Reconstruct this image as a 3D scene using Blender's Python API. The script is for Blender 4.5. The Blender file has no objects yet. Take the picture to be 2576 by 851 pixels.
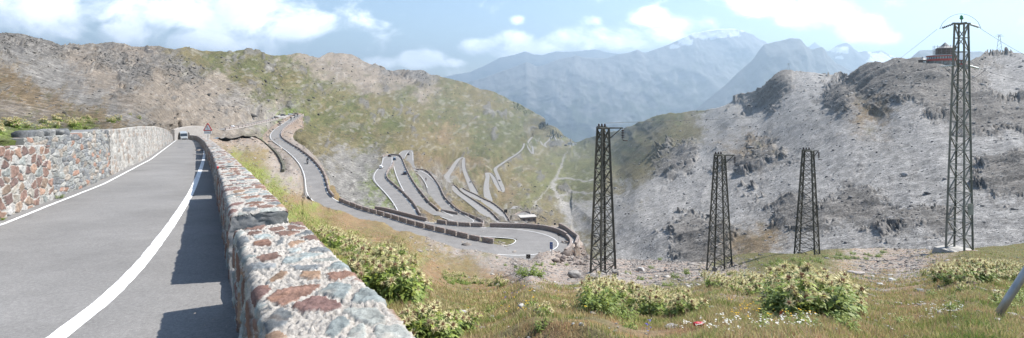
import bpy, math, random
import numpy as np
from mathutils import Vector, Matrix, kdtree
random.seed(11)
rng = np.random.default_rng(11)
SC = bpy.context.scene
COL = SC.collection
F = 1288.0      # focal length in units of a 2576 wide frame (90 degree lens)
VH = 230.0      # eye level row
def P(U, V, y):
    return np.array([(U - 1288.0) / F * y, y, (VH - V) / F * y], dtype=float)

# ------------------------------------------------------------------ camera
cam = bpy.data.cameras.new('camera')
camo = bpy.data.objects.new('camera', cam); COL.objects.link(camo)
cam.sensor_fit = 'HORIZONTAL'; cam.sensor_width = 36.0; cam.lens = 18.0
cam.shift_y = -(425.5 - VH) / 2576.0
cam.clip_start = 0.05; cam.clip_end = 60000.0
camo.location = (0, 0, 0); camo.rotation_euler = (math.radians(90), 0, 0)
SC.camera = camo
SC.view_settings.view_transform = 'Standard'; SC.view_settings.look = 'None'
SC.view_settings.gamma = 1.0; SC.view_settings.use_curve_mapping = False
SC.view_settings.exposure = 1.02
SC.cycles.use_denoising = True
SC.cycles.max_bounces = 6; SC.cycles.diffuse_bounces = 2; SC.cycles.glossy_bounces = 2
SC.cycles.transmission_bounces = 4; SC.cycles.volume_bounces = 0; SC.cycles.transparent_max_bounces = 8
SC.cycles.sample_clamp_indirect = 6.0

# ------------------------------------------------------------------ noise
_perm = rng.permutation(4096).astype(np.int64)
_g3 = rng.normal(size=(4096, 3)); _g3 /= np.linalg.norm(_g3, axis=1)[:, None]
def _h3(i, j, k):
    return _perm[(_perm[(_perm[i & 4095] + j) & 4095] + k) & 4095]
def pnoise(p):
    p = np.asarray(p, dtype=float)
    i = np.floor(p).astype(np.int64); f = p - i
    w = f * f * f * (f * (f * 6 - 15) + 10)
    out = np.zeros(len(p))
    for dx in (0, 1):
        wx = w[:, 0] if dx else 1 - w[:, 0]
        for dy in (0, 1):
            wy = w[:, 1] if dy else 1 - w[:, 1]
            for dz in (0, 1):
                wz = w[:, 2] if dz else 1 - w[:, 2]
                g = _g3[_h3(i[:, 0] + dx, i[:, 1] + dy, i[:, 2] + dz)]
                d = f - np.array([dx, dy, dz])
                out += wx * wy * wz * (g * d).sum(1)
    return out * 1.6
def fbm(p, lam, octs=4, gain=0.5):
    s = 0; a = 1.0
    p = np.asarray(p, dtype=float)
    for o in range(octs):
        s = s + a * pnoise(p / lam + o * 17.3); lam *= 0.5; a *= gain
    return s
def vor2(x, y, seed=0):
    """distance to nearest / second nearest seed and the id of the nearest"""
    ix = np.floor(x).astype(np.int64); iy = np.floor(y).astype(np.int64)
    f1 = np.full(x.shape, 9.0); f2 = np.full(x.shape, 9.0); idn = np.zeros(x.shape, dtype=np.int64)
    for dx in (-1, 0, 1):
        for dy in (-1, 0, 1):
            h = _h3(ix + dx, iy + dy, np.full(ix.shape, seed, dtype=np.int64))
            jx = (h % 61) / 61.0 * 0.84 + 0.08; jy = (h // 61) / 67.2 * 0.84 + 0.08
            d = np.hypot(ix + dx + jx - x, iy + dy + jy - y)
            nearer = d < f1
            f2 = np.where(nearer, f1, np.minimum(f2, d)); idn = np.where(nearer, h, idn); f1 = np.where(nearer, d, f1)
    return f1, f2, idn
def sstep(a, b, x):
    t = np.clip((x - a) / (b - a), 0, 1); return t * t * (3 - 2 * t)

class RBF:
    def __init__(s, pts, c=25.0, reg=0.0):
        a = np.array(pts, dtype=float); s.q = a[:, :2]; s.c = c
        v = np.log(a[:, 2]); n = len(a)
        K = s.k(s.q, s.q); K[np.diag_indices(n)] += reg
        L = np.hstack([np.ones((n, 1)), s.q / 1000.0])
        A = np.block([[K, L], [L.T, np.zeros((3, 3))]])
        s.w = np.linalg.solve(A, np.concatenate([v, np.zeros(3)]))
    def k(s, a, b):
        d2 = ((a[:, None, :] - b[None, :, :]) ** 2).sum(-1)
        return np.sqrt(d2 + s.c ** 2) / 1000.0
    def __call__(s, U, V):
        U = np.atleast_1d(np.asarray(U, float)); V = np.atleast_1d(np.asarray(V, float))
        sh = U.shape; q = np.stack([U.ravel(), V.ravel()], 1); out = np.zeros(len(q)); n = len(s.q)
        for i in range(0, len(q), 20000):
            b = q[i:i + 20000]
            out[i:i + 20000] = s.k(b, s.q) @ s.w[:n] + s.w[n] + b @ (s.w[n + 1:] / 1000.0)
        return np.exp(out).reshape(sh)

# ------------------------------------------------------------------ scene helpers
def link(o, parent=None):
    COL.objects.link(o)
    if parent is not None: o.parent = parent
    return o
def mesh_obj(name, verts, faces, mat=None, parent=None, cols=None, smooth=False, uvw=None):
    """faces: an (n,3)/(n,4) array, or a list of tuples"""
    me = bpy.data.meshes.new(name)
    verts = np.asarray(verts, dtype=np.float32).reshape(-1, 3)
    if isinstance(faces, np.ndarray):
        k = faces.shape[1]; n = len(faces)
        me.vertices.add(len(verts)); me.vertices.foreach_set('co', verts.ravel())
        me.loops.add(n * k); me.loops.foreach_set('vertex_index', faces.astype(np.int32).ravel())
        me.polygons.add(n); me.polygons.foreach_set('loop_start', np.arange(0, n * k, k, dtype=np.int32))
        me.update(calc_edges=True)
    else:
        me.from_pydata([tuple(v) for v in verts.tolist()], [], [tuple(f) for f in faces])
    if cols is not None:
        a = me.color_attributes.new('Col', 'FLOAT_COLOR', 'POINT')
        c = np.ones((len(verts), 4), dtype=np.float32); cc = np.asarray(cols, dtype=np.float32)
        c[:, :cc.shape[1]] = cc
        a.data.foreach_set('color', c.ravel())
    if smooth: me.polygons.foreach_set('use_smooth', np.ones(len(me.polygons), dtype=bool))
    me.validate()
    if mat is not None: me.materials.append(mat)
    return link(bpy.data.objects.new(name, me), parent)
def grid_faces(nr, nc, keep=None):
    i = np.arange(nr * nc).reshape(nr, nc)
    f = np.stack([i[:-1, :-1], i[:-1, 1:], i[1:, 1:], i[1:, :-1]], -1).reshape(-1, 4)
    if keep is not None:
        f = f[keep.ravel()[f].all(1)]
    return f
def compact(v, f, *arrs):
    used = np.unique(f); m = np.full(len(v), -1, dtype=np.int64); m[used] = np.arange(len(used))
    return (v[used], m[f]) + tuple(a[used] for a in arrs)
def tag(o, label, cat, group=None, kind=None):
    if label: o['label'] = label
    if cat: o['category'] = cat
    if group: o['group'] = group
    if kind: o['kind'] = kind
    return o
def struct(o, kind='structure'):
    o['kind'] = kind; return o
def thing(name, loc, label, cat, group=None, rz=0.0, scale=1.0):
    o = bpy.data.objects.new(name, None); o.empty_display_size = 0.2
    o.location = tuple(float(c) for c in loc); o.rotation_euler = (0, 0, rz); o.scale = (scale,) * 3
    link(o); return tag(o, label, cat, group)
def copy_thing(root, loc, rz=0.0, scale=None, label=None, group=None):
    r = root.copy(); COL.objects.link(r)
    r.location = tuple(float(c) for c in loc); r.rotation_euler = (0, 0, rz)
    if scale is not None: r.scale = (scale,) * 3 if not hasattr(scale, '__len__') else tuple(scale)
    if label: r['label'] = label
    if group: r['group'] = group
    for ch in list(root.children):
        c = ch.copy(); COL.objects.link(c); c.parent = r
        for g in list(ch.children):
            d = g.copy(); COL.objects.link(d); d.parent = c
    return r
class MB:
    """collects boxes, bars, tubes, prisms; build() links them as ONE mesh object"""
    def __init__(s): s.v = []; s.f = []
    def add(s, vs, fs):
        b = len(s.v); s.v += [tuple(float(c) for c in v) for v in vs]; s.f += [tuple(b + i for i in f) for f in fs]
    def box(s, c, d, rz=0.0, taper=1.0):
        x, y, z = d[0] / 2, d[1] / 2, d[2] / 2; co, si = math.cos(rz), math.sin(rz); vs = []
        for zz, k in ((-z, 1.0), (z, taper)):
            for a, b in ((-x, -y), (x, -y), (x, y), (-x, y)):
                a *= k; b *= k
                vs.append((c[0] + a * co - b * si, c[1] + a * si + b * co, c[2] + zz))
        s.add(vs, [(3, 2, 1, 0), (4, 5, 6, 7), (0, 1, 5, 4), (1, 2, 6, 5), (2, 3, 7, 6), (3, 0, 4, 7)])
    def bar(s, a, b, w, h=None, roll=0.0):
        a = Vector(a); b = Vector(b); d = (b - a)
        if d.length < 1e-6: return
        d.normalize(); up = Vector((0, 0, 1)) if abs(d.z) < 0.95 else Vector((1, 0, 0))
        x = d.cross(up).normalized(); y = x.cross(d)
        if roll: x, y = x * math.cos(roll) + y * math.sin(roll), y * math.cos(roll) - x * math.sin(roll)
        h = h or w; vs = []
        for p in (a, b):
            for i, j in ((-1, -1), (1, -1), (1, 1), (-1, 1)): vs.append(p + x * (i * w / 2) + y * (j * h / 2))
        s.add(vs, [(3, 2, 1, 0), (4, 5, 6, 7), (0, 1, 5, 4), (1, 2, 6, 5), (2, 3, 7, 6), (3, 0, 4, 7)])
    def tube(s, pts, r, n=8, cap=True):
        pts = [Vector(p) for p in pts]; rs = r if hasattr(r, '__len__') else [r] * len(pts); vs = []; fs = []
        for i, p in enumerate(pts):
            d = (pts[min(i + 1, len(pts) - 1)] - pts[max(i - 1, 0)]).normalized()
            up = Vector((0, 0, 1)) if abs(d.z) < 0.95 else Vector((1, 0, 0))
            x = d.cross(up).normalized(); y = x.cross(d)
            for k in range(n):
                t = 2 * math.pi * k / n; vs.append(p + x * (rs[i] * math.cos(t)) + y * (rs[i] * math.sin(t)))
        for i in range(len(pts) - 1):
            for k in range(n):
                k2 = (k + 1) % n; fs.append((i * n + k, i * n + k2, (i + 1) * n + k2, (i + 1) * n + k))
        if cap: fs.append(tuple(range(n - 1, -1, -1))); fs.append(tuple(range((len(pts) - 1) * n, len(pts) * n)))
        s.add(vs, fs)
    def lathe(s, prof, n=12, c=(0, 0, 0)):
        vs = []; fs = []
        for r, z in prof:
            for k in range(n):
                t = 2 * math.pi * k / n; vs.append((c[0] + r * math.cos(t), c[1] + r * math.sin(t), c[2] + z))
        for i in range(len(prof) - 1):
            for k in range(n):
                k2 = (k + 1) % n; fs.append((i * n + k, i * n + k2, (i + 1) * n + k2, (i + 1) * n + k))
        fs.append(tuple(range(n - 1, -1, -1))); fs.append(tuple(range((len(prof) - 1) * n, len(prof) * n)))
        s.add(vs, fs)
    def prism(s, poly, y0, y1):
        """polygon in x,z extruded along y"""
        n = len(poly); vs = [(a, y0, b) for a, b in poly] + [(a, y1, b) for a, b in poly]
        fs = [tuple(range(n)), tuple(range(2 * n - 1, n - 1, -1))] + [(i, i + n, (i + 1) % n + n, (i + 1) % n) for i in range(n)]
        s.add(vs, fs)
    def build(s, name, mat, parent=None, smooth=False):
        o = mesh_obj(name, np.array(s.v), list(s.f), mat, parent, smooth=smooth)
        return o

# ------------------------------------------------------------------ materials
def mat_new(name, rough=0.8, spec=0.3):
    m = bpy.data.materials.new(name); m.use_nodes = True; nt = m.node_tree
    b = nt.nodes['Principled BSDF']; b.inputs['Roughness'].default_value = rough
    b.inputs['Specular IOR Level'].default_value = spec
    return m, nt, b
def N(nt, typ, **kw):
    n = nt.nodes.new(typ)
    for k, v in kw.items():
        if hasattr(n, k): setattr(n, k, v)
        else: n.inputs[k].default_value = v
    return n
def mix(nt, typ, fac, a, b):
    n = nt.nodes.new('ShaderNodeMix'); n.data_type = 'RGBA'; n.blend_type = typ
    for i, v in ((0, fac), (6, a), (7, b)):
        if hasattr(v, 'is_linked'): nt.links.new(v, n.inputs[i])
        elif i == 0: n.inputs[0].default_value = v
        else: n.inputs[i].default_value = (*v, 1.0) if len(v) == 3 else v
    return n.outputs[2]
def noise_node(nt, vec, scale, detail=4, rough=0.6, dist=0.0):
    n = N(nt, 'ShaderNodeTexNoise'); n.inputs['Scale'].default_value = scale; n.inputs['Detail'].default_value = detail
    n.inputs['Roughness'].default_value = rough; n.inputs['Distortion'].default_value = dist
    nt.links.new(vec, n.inputs['Vector']); return n.outputs['Fac']
def ramp(nt, fac, stops):
    r = N(nt, 'ShaderNodeValToRGB'); el = r.color_ramp.elements
    while len(el) < len(stops): el.new(0.5)
    for e, (p, c) in zip(el, stops): e.position = p; e.color = (c, c, c, 1) if not hasattr(c, '__len__') else (*c, 1)
    nt.links.new(fac, r.inputs['Fac']); return r.outputs['Color']
def ground_mat(name, scales, contrast, bump, bump_scale, rough=0.95, bdist=0.1, hue=None):
    """colour from the 'Col' attribute broken up by grains of several sizes"""
    m, nt, b = mat_new(name, rough, 0.15)
    geo = N(nt, 'ShaderNodeNewGeometry'); at = N(nt, 'ShaderNodeAttribute', attribute_name='Col')
    c = at.outputs['Color']
    for s, k in zip(scales, contrast):
        f = ramp(nt, noise_node(nt, geo.outputs['Position'], s, 5, 0.65), [(0.3, 1 - k), (0.7, 1 + k)])
        c = mix(nt, 'MULTIPLY', 1.0, c, f)
    if hue:
        f = ramp(nt, noise_node(nt, geo.outputs['Position'], hue[0], 3, 0.6), [(0.45, 0.0), (0.62, 1.0)])
        c = mix(nt, 'MIX', f, c, mix(nt, 'MULTIPLY', 1.0, c, hue[1]))
    nt.links.new(c, b.inputs['Base Color'])
    bp = N(nt, 'ShaderNodeBump'); bp.inputs['Strength'].default_value = bump; bp.inputs['Distance'].default_value = bdist
    nt.links.new(noise_node(nt, geo.outputs['Position'], bump_scale, 6, 0.7), bp.inputs['Height'])
    nt.links.new(bp.outputs['Normal'], b.inputs['Normal'])
    return m
def plain(name, col, rough=0.6, metal=0.0, vary=0.15, vs=6.0, spec=0.4, bump=0.0):
    m, nt, b = mat_new(name, rough, spec); b.inputs['Metallic'].default_value = metal
    tc = N(nt, 'ShaderNodeTexCoord')
    f = ramp(nt, noise_node(nt, tc.outputs['Object'], vs, 4, 0.6), [(0.3, 1 - vary), (0.7, 1 + vary)])
    nt.links.new(mix(nt, 'MULTIPLY', 1.0, col, f), b.inputs['Base Color'])
    if bump:
        bp = N(nt, 'ShaderNodeBump'); bp.inputs['Strength'].default_value = bump; bp.inputs['Distance'].default_value = 0.02
        nt.links.new(noise_node(nt, tc.outputs['Object'], vs * 4, 5, 0.7), bp.inputs['Height']); nt.links.new(bp.outputs['Normal'], b.inputs['Normal'])
    return m
def masonry(name, cols, mortar, scale, edge=0.06, stretch=(1, 1, 1.3)):
    m, nt, b = mat_new(name, 0.9, 0.2)
    tc = N(nt, 'ShaderNodeTexCoord'); mp = N(nt, 'ShaderNodeMapping'); mp.inputs['Scale'].default_value = stretch
    nt.links.new(tc.outputs['Object'], mp.inputs['Vector'])
    v1 = N(nt, 'ShaderNodeTexVoronoi'); v1.inputs['Scale'].default_value = scale
    v2 = N(nt, 'ShaderNodeTexVoronoi', feature='DISTANCE_TO_EDGE'); v2.inputs['Scale'].default_value = scale
    for v in (v1, v2): nt.links.new(mp.outputs['Vector'], v.inputs['Vector'])
    sep = N(nt, 'ShaderNodeSeparateColor'); nt.links.new(v1.outputs['Color'], sep.inputs['Color'])
    k = len(cols); c = ramp(nt, sep.outputs['Red'], [(i / max(1, k - 1), cc) for i, cc in enumerate(cols)])
    f = ramp(nt, v2.outputs['Distance'], [(edge * 0.5, 0.0), (edge, 1.0)])
    c = mix(nt, 'MIX', f, mortar, c)
    g = ramp(nt, noise_node(nt, tc.outputs['Object'], scale * 5, 4, 0.7), [(0.3, 0.8), (0.7, 1.2)])
    nt.links.new(mix(nt, 'MULTIPLY', 1.0, c, g), b.inputs['Base Color'])
    bp = N(nt, 'ShaderNodeBump'); bp.inputs['Strength'].default_value = 0.8; bp.inputs['Distance'].default_value = 0.03
    nt.links.new(f, bp.inputs['Height']); nt.links.new(bp.outputs['Normal'], b.inputs['Normal'])
    return m
# ------------------------------------------------------------------ depth of the two ground sheets, row by row
LRP = [(-330,420,9),(-330,330,14),(-330,200,40),(-330,85,150),
(0,400,13),(0,368,13.8),(0,330,18),(0,270,32),(0,200,70),(0,140,140),(0,92,210),
(150,345,19.5),(150,310,27),(150,250,60),(150,180,150),(150,118,260),
(300,330,30),(300,285,50),(300,230,120),(300,170,250),(300,124,380),
(340,322,38),(360,318,44),(380,315,52),(402,313,66),(420,314,84),(434,320,104),(440,340,128),(440,352,140),(470,350,155),(510,352,170),(440,320,150),(440,290,190),(455,336,148),(455,320,168),(455,290,208),(470,336,165),(470,320,190),(470,295,222),(490,320,215),(440,220,280),(440,125,430),
(520,316,245),(560,312,285),(600,308,320),(560,230,400),(560,133,560),
(640,305,350),(690,290,440),(690,260,500),(650,220,470),(690,200,580),(640,133,640),
(706,146,690),(757,177,760),(807,202,850),(859,217,980),(909,237,1080),
(740,142,900),(790,160,1050),(850,139,1500),(985,184,1900),(1061,184,2100),(1110,197,2300),(1162,209,2500),(1237,237,2800),(1298,262,3100),(1363,303,3500),(1414,345,3900),(1434,353,4000),
(757,260,560),(757,295,440),(800,330,400),(780,380,260),(815,440,205),(825,480,165),(845,505,152),(900,260,900),(900,330,560),(900,400,320),(900,470,215),(930,528,162),
(985,392,350),(950,430,275),(1000,340,700),(1000,280,1100),(1000,230,1600),(1030,378,480),(1040,552,166),(1000,460,240),
(1100,480,275),(1100,420,560),(1100,350,1100),(1100,280,1700),(1100,230,2100),
(1160,397,1150),(1150,440,800),(1130,470,480),(1200,560,190),(1165,565,182),(1200,500,400),(1225,450,900),(1270,560,280),(1200,330,1900),(1200,280,2300),
(1265,480,850),(1300,580,330),(1330,540,480),(1245,425,1100),(1320,357,2400),(1300,300,2700),(1360,345,3400),
(1430,370,3300),(1420,400,2500),(1400,440,1800),(1395,480,1300),(1430,520,950),(1450,560,600),(1460,600,420),(1480,640,300),
(1500,400,2200),(1500,480,1000),(1500,560,480),(1450,363,3500),
(1514,343,3000),(1600,320,2300),(1686,288,1800),(1760,283,1500),(1869,247,1250),(1934,202,950),(1964,184,900),(2121,189,800),(2222,169,480),(2312,161,420),(2398,164,400),(2474,139,520),(2576,139,480),(2900,130,380),
(1560,440,1300),(1600,400,1350),(1600,560,330),(1600,480,600),(1600,655,235),(1700,350,1100),(1700,450,520),(1700,560,280),(1700,650,200),(1850,300,850),(1850,400,480),(1850,500,290),(1850,650,165),(2000,230,720),(2000,300,500),(2000,400,330),(2000,500,220),(2000,640,145),
(2120,240,450),(2180,205,450),(2200,300,330),(2200,400,235),(2200,500,175),(2200,640,118),(2400,220,345),(2400,300,265),(2400,400,190),(2400,520,140),(2400,640,100),(2576,250,290),(2576,400,165),(2576,640,92),(2900,250,220),(2900,400,140),(2900,650,80)]
LRT = [(-330,85),(0,90),(20,86),(45,88),(100,101),(150,117),(215,113),(270,110),(330,122),(400,122),(440,127),(470,122),(520,130),(560,136),(580,136),(600,131),(631,131),(650,133),(680,140),(706,143),(735,139),(760,142),(800,150),(820,141),(850,137),(880,142),(910,158),(950,175),(985,182),(1020,184),(1061,182),(1081,192),(1110,197),(1162,208),(1237,236),(1298,261),(1363,302),(1414,343),(1434,353),(1450,362),(1480,352),(1514,342),(1560,332),(1600,316),(1646,297),(1686,287),(1717,289),(1758,283),(1818,271),(1869,247),(1919,222),(1934,200),(1964,184),(2020,184),(2090,188),(2121,187),(2140,196),(2161,186),(2222,168),(2312,160),(2350,163),(2398,163),(2440,158),(2459,150),(2474,139),(2524,135),(2576,138),(2900,125)]
LRB = [(-330,470),(0,430),(120,400),(160,395),(300,372),(400,352),(440,350),(500,352),(640,350),(700,372),(757,420),(800,520),(830,560),(900,585),(1000,600),(1400,650),(1500,715),(1700,720),(2000,730),(2900,730)]
NP = []
def cs(U, c, s, ys):
    for y in ys: NP.append((U, VH + F * (s + c / y), y))
for e in [(1000,775,4.5),(850,640,7),(760,570,9.5),(690,520,12),(640,460,18),(600,420,27),(560,370,62),(535,352,120)]: NP.append(e)
NP += [(900,870,3.2),(700,700,5.5),(600,520,10),(540,420,24)]
cs(1000, .75, .262, (1.1, 1.7, 2.6, 3.4, 7.3, 13.4, 30)); NP.append((1000,590,60)); cs(1330, .55, .325, (1.1, 1.7, 2.6, 3.5, 6.4, 13.8, 23, 42, 80))
cs(1500, .493, .341, (1.1, 1.7, 2.6, 3.5, 7, 12.6, 20, 31)); cs(1800, .5, .34, (1.1, 1.7, 2.6, 3.5, 7, 20, 39)); cs(2045, .6, .305, (1.1, 1.7, 2.6, 3.5, 6.2, 13.6, 29, 45))
cs(2440, .75, .29, (1.1, 1.7, 2.6, 3.9, 6, 10, 20, 34)); cs(3300, .75, .29, (1.1, 1.7, 2.6, 3.9, 6, 10, 20, 34)); cs(2760, .75, .29, (1.1, 1.7, 2.6, 3.9, 6, 10, 20, 34))
NP += [(1500,662,68),(1600,658,68),(1800,660,68),(2045,628,62),(2200,624,56),(2440,624,50),(2600,612,50),(2760,608,50),(3300,605,50),
(1000,579,112),(1000,563,124),(860,518,142),(850,534,136),(900,545,135),(800,490,150),(793,440,185),(770,411,205),(735,370,255),(698,330,320),(749,293,425),(757,288,440),
(1150,610,114),(1220,626,110),(1330,640,107),(1360,603,119),(1400,603,124),(1420,640,113),(1440,592,140),(1250,585,130),(1150,581,133),(1050,566,138),(1050,586,115),(1050,556,147),(930,531,156),(930,547,134),(1290,622,114),(1460,632,135),(1150,626,100),(1290,655,90),
(600,385,110),(620,415,45),(640,345,270),(600,350,250),(560,352,255),(690,303,430),(640,326,345),(700,470,42),(770,515,75),(700,438,150),(660,402,160),(640,375,190),(700,370,215),(730,430,170),(690,335,310),(770,495,138),(800,545,60),(850,560,45),(900,600,22),(900,560,90),
(757,295,440),(780,380,260),(815,440,205),(825,480,165),(760,350,310)]
NT = [(480,349),(560,349),(600,340.5),(640,326),(690,302),(735,287),(760,286),(766,330),(782,380),(804,425),(828,470),(850,500),(920,524),(960,528),(1045,556),(1100,564),(1200,576),(1350,573),(1390,574),(1420,578),(1445,590),(1466,612),(1478,640),(1500,655),(1560,654),(1650,655),(1720,660),(1790,660),(1860,640),(1930,636),(2000,640),(2045,630),(2100,626),(2200,624),(2350,628),(2440,625),(2576,612),(2900,606),(3402,604)]
yLR = RBF(LRP, 22.0, 1e-6)
APTS = [(753,289,440),(744,296,425),(727,308,395),(705,322,355),(692,336,318),(691,348,295),(708,361,274),(742,383,240),(772,411,208),(789,441,183),(794,470,164),(796,492,153),(813,507,146),(849,523,139.5),(888.5,537.6,134),(929.6,547.4,130),(1016.3,576.6,120),(1095,596.3,114.5),(1174,616,110),(1221,626.2,108),(1260.7,636.5,106.5),(1304,640,107.5),(1341,632,111),(1362,617,116.5),(1366,603.4,121.5),(1349.3,592,126.5),(1312,587,129),(1252.8,585.5,130),(1193.7,583.5,131.5),(1134.6,579.7,134),(1079.4,571.9,138),(1036,562,143),(996.6,550.2,149),(969,541.9,153.5),(943.4,535.2,157.5),(921.8,532.5,160)]
AWID = [6.4]*3+[6.0]*6+[6.6]*6+[6.4]*3+[6.8,7.5,9,11,12.5,13,12,11,10,9.5,9,8.5,7.5,7,6.5,6,6,6]
NP = [p for p in NP if min(math.hypot(p[0] - a[0], p[1] - a[1]) for a in APTS) > 15] + APTS
yN = RBF(NP, 12.0, 1e-6)
def lin(tab, U):
    a = np.array(tab, float); return np.interp(U, a[:, 0], a[:, 1])
def smooth_path(p, step, it=2):
    p = np.asarray(p, float)
    for _ in range(it):
        q = [p[0]]
        for a, b in zip(p[:-1], p[1:]): q += [a * .75 + b * .25, a * .25 + b * .75]
        q.append(p[-1]); p = np.array(q)
    d = np.concatenate([[0], np.cumsum(np.linalg.norm(np.diff(p, axis=0), axis=1))])
    n = max(3, int(d[-1] / step) + 1); t = np.linspace(0, d[-1], n)
    p = np.stack([np.interp(t, d, p[:, k]) for k in range(p.shape[1])], 1)
    return p
# ------------------------------------------------------------------ the near road
def yroad(V, h=2.4): return h / ((V - VH) / F - .075)
def zroad(y): return -2.4 - .075 * y
def xz_line(uv):
    a = np.array([((U - 1288) / F * yroad(V), yroad(V)) for U, V in uv]); return a[np.argsort(a[:, 1])]
_L = xz_line([(0,568),(158,505),(263,463),(379,402),(444,353)])
_R = smooth_path(xz_line([(147,850),(263,766),(368,655),(447,545),(490,471),(513,402),(515,376),(509,358),(502,349)]), .5, 3)
_W = np.array([(.2,.3),(-.8,2.0),(-1.57,3.3),(-3.13,5.9),(-4.19,7.66),(-7.6,13.4),(-17,29),(-37,61.5),(-60,98),(-71,115),(-82,130),(-91,140),(-100,147)])
def xW(y): return np.interp(y, _W[:, 1], _W[:, 0])
def xR(y): return np.interp(y, _R[:, 1], _R[:, 0], left=np.nan) if y > 5.9 else -5.2 + (5.9 - y) * .22
def xL(y): return np.interp(y, _L[:, 1], _L[:, 0]) if y > 12.7 else -12.75 + (12.7 - y) * .52

_yw = np.linspace(4, 117, 400); _uw = np.array([(float(xL(a)) - .95) / a for a in _yw])
# ------------------------------------------------------------------ the roads below, traced as centre lines
def c4(l): return [(858.7 + a * .3941, 335.4 + b * .3941) for a, b in l]
def c3(l): return [(644 + a * .4890, 254.9 + b * .4890) for a, b in l]
def z5(l): return [(1308.1 + a * .10245, 308.6 + b * .10245) for a, b in l]
def road_path(uv, dep, step):
    q = smooth_path(uv, 2.0, 2); y = dep(q[:, 0], q[:, 1])
    w = np.stack([(q[:, 0] - 1288) / F * y, y, (VH - q[:, 1]) / F * y], 1)
    for _ in range(3):
        w[1:-1] = w[1:-1] * .5 + (w[:-2] + w[2:]) * .25
    w = smooth_path(w, step, 1)
    k = 7
    for _ in range(4):
        z = np.pad(w[:, 2], k, mode='edge'); w[:, 2] = np.convolve(z, np.ones(2 * k + 1) / (2 * k + 1), 'valid')
    return w
ROADS = {}
def road(name, uv, dep, width, step=1.5, lines=True):
    w = road_path(uv, dep, step); ROADS[name] = (w, width, lines); return w
_wa = smooth_path(np.array([np.append(P(*a), w) for a, w in zip(APTS, AWID)]), 1.0, 3)
ROADS['A'] = (_wa[:, :3].copy(), _wa[:, 3].copy(), True)
road('A2', c4([(1330,612),(1380,628),(1425,660),(1440,690),(1415,720)]), yN, 5.6, .8)
road('B', c4([(442,552),(432,530),(400,460),(340,390),(265,320),(235,288),(248,250),(283,212),(300,182),(288,156),(312,142),(345,150),(360,190),(375,240),(400,300),(440,370),(500,440),(580,500),(680,550),(745,576),(800,590),(850,580),(845,568),(760,548),(690,515),(630,450),(597,380),(572,320),(530,272),(490,243),(455,225),(432,200),(433,150),(438,115),(418,108),(395,128),(375,160)]), yLR, 6.5, 1.5)
road('D', c4([(575,280),(600,290),(660,325),(740,378),(830,440),(920,505),(1010,578),(1040,600)]), yLR, 5.6, 2.0, False)
road('E', c4([(750,358),(830,395),(900,430),(960,470),(1010,512),(1060,560),(1085,585),(1100,600)]), yLR, 6.5, 2.0, False)
road('K', c4([(1120,518),(1160,520),(1190,535),(1185,550),(1160,556)]), yLR, 6.0, 2.0, False)
road('T', c4([(1000,470),(1040,480),(1090,485),(1112,478)]), yLR, 5.0, 2.0, False)
road('Fr', c4([(682,316),(662,283),(695,247),(718,205),(745,168),(768,152),(782,160),(778,195),(785,240),(810,300),(835,350),(850,382)]), yLR, 7.2, 3.0, False)
road('G', c4([(940,428),(925,370),(925,320),(937,275),(922,248),(945,252),(975,290),(995,340),(1012,368),(1032,374),(1030,350),(1012,310),(985,240),(978,225),(1010,205),(1060,170),(1110,140),(1150,110),(1168,78),(1164,54),(1178,66),(1192,95),(1218,134)]), yLR, 7.6, 3.0, False)
road('H', z5([(245,545),(290,575),(312,620),(318,700),(320,780)]), yLR, 9.5, 4.0, False)
road('I', z5([(190,510),(225,425),(285,375),(312,325),(345,350),(370,420),(425,515),(435,470),(432,430),(455,425),(480,445),(540,530),(625,622)]), yLR, 11, 5.0, False)
road('J', z5([(660,625),(600,540),(600,522),(680,470),(755,385),(800,305),(830,310),(862,395),(935,468),(1050,555)]), yLR, 12, 5.0, False)
road('M', z5([(930,465),(965,410),(945,380),(1000,400),(1045,460),(1070,490),(1090,488)]), yLR, 10, 5.0, False)
NROADS = ('A', 'A2')
# the near road goes on round the bend and along the bowl to the car park
_far = [(545,328,249),(560,326,262),(600,319.5,295),(640,311,350),(690,299,430),(730,291.5,445)]
FARROAD = smooth_path([P(*q) for q in _far], 3.0, 2)
ROADS['Far'] = (FARROAD, 6.5, False)

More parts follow.
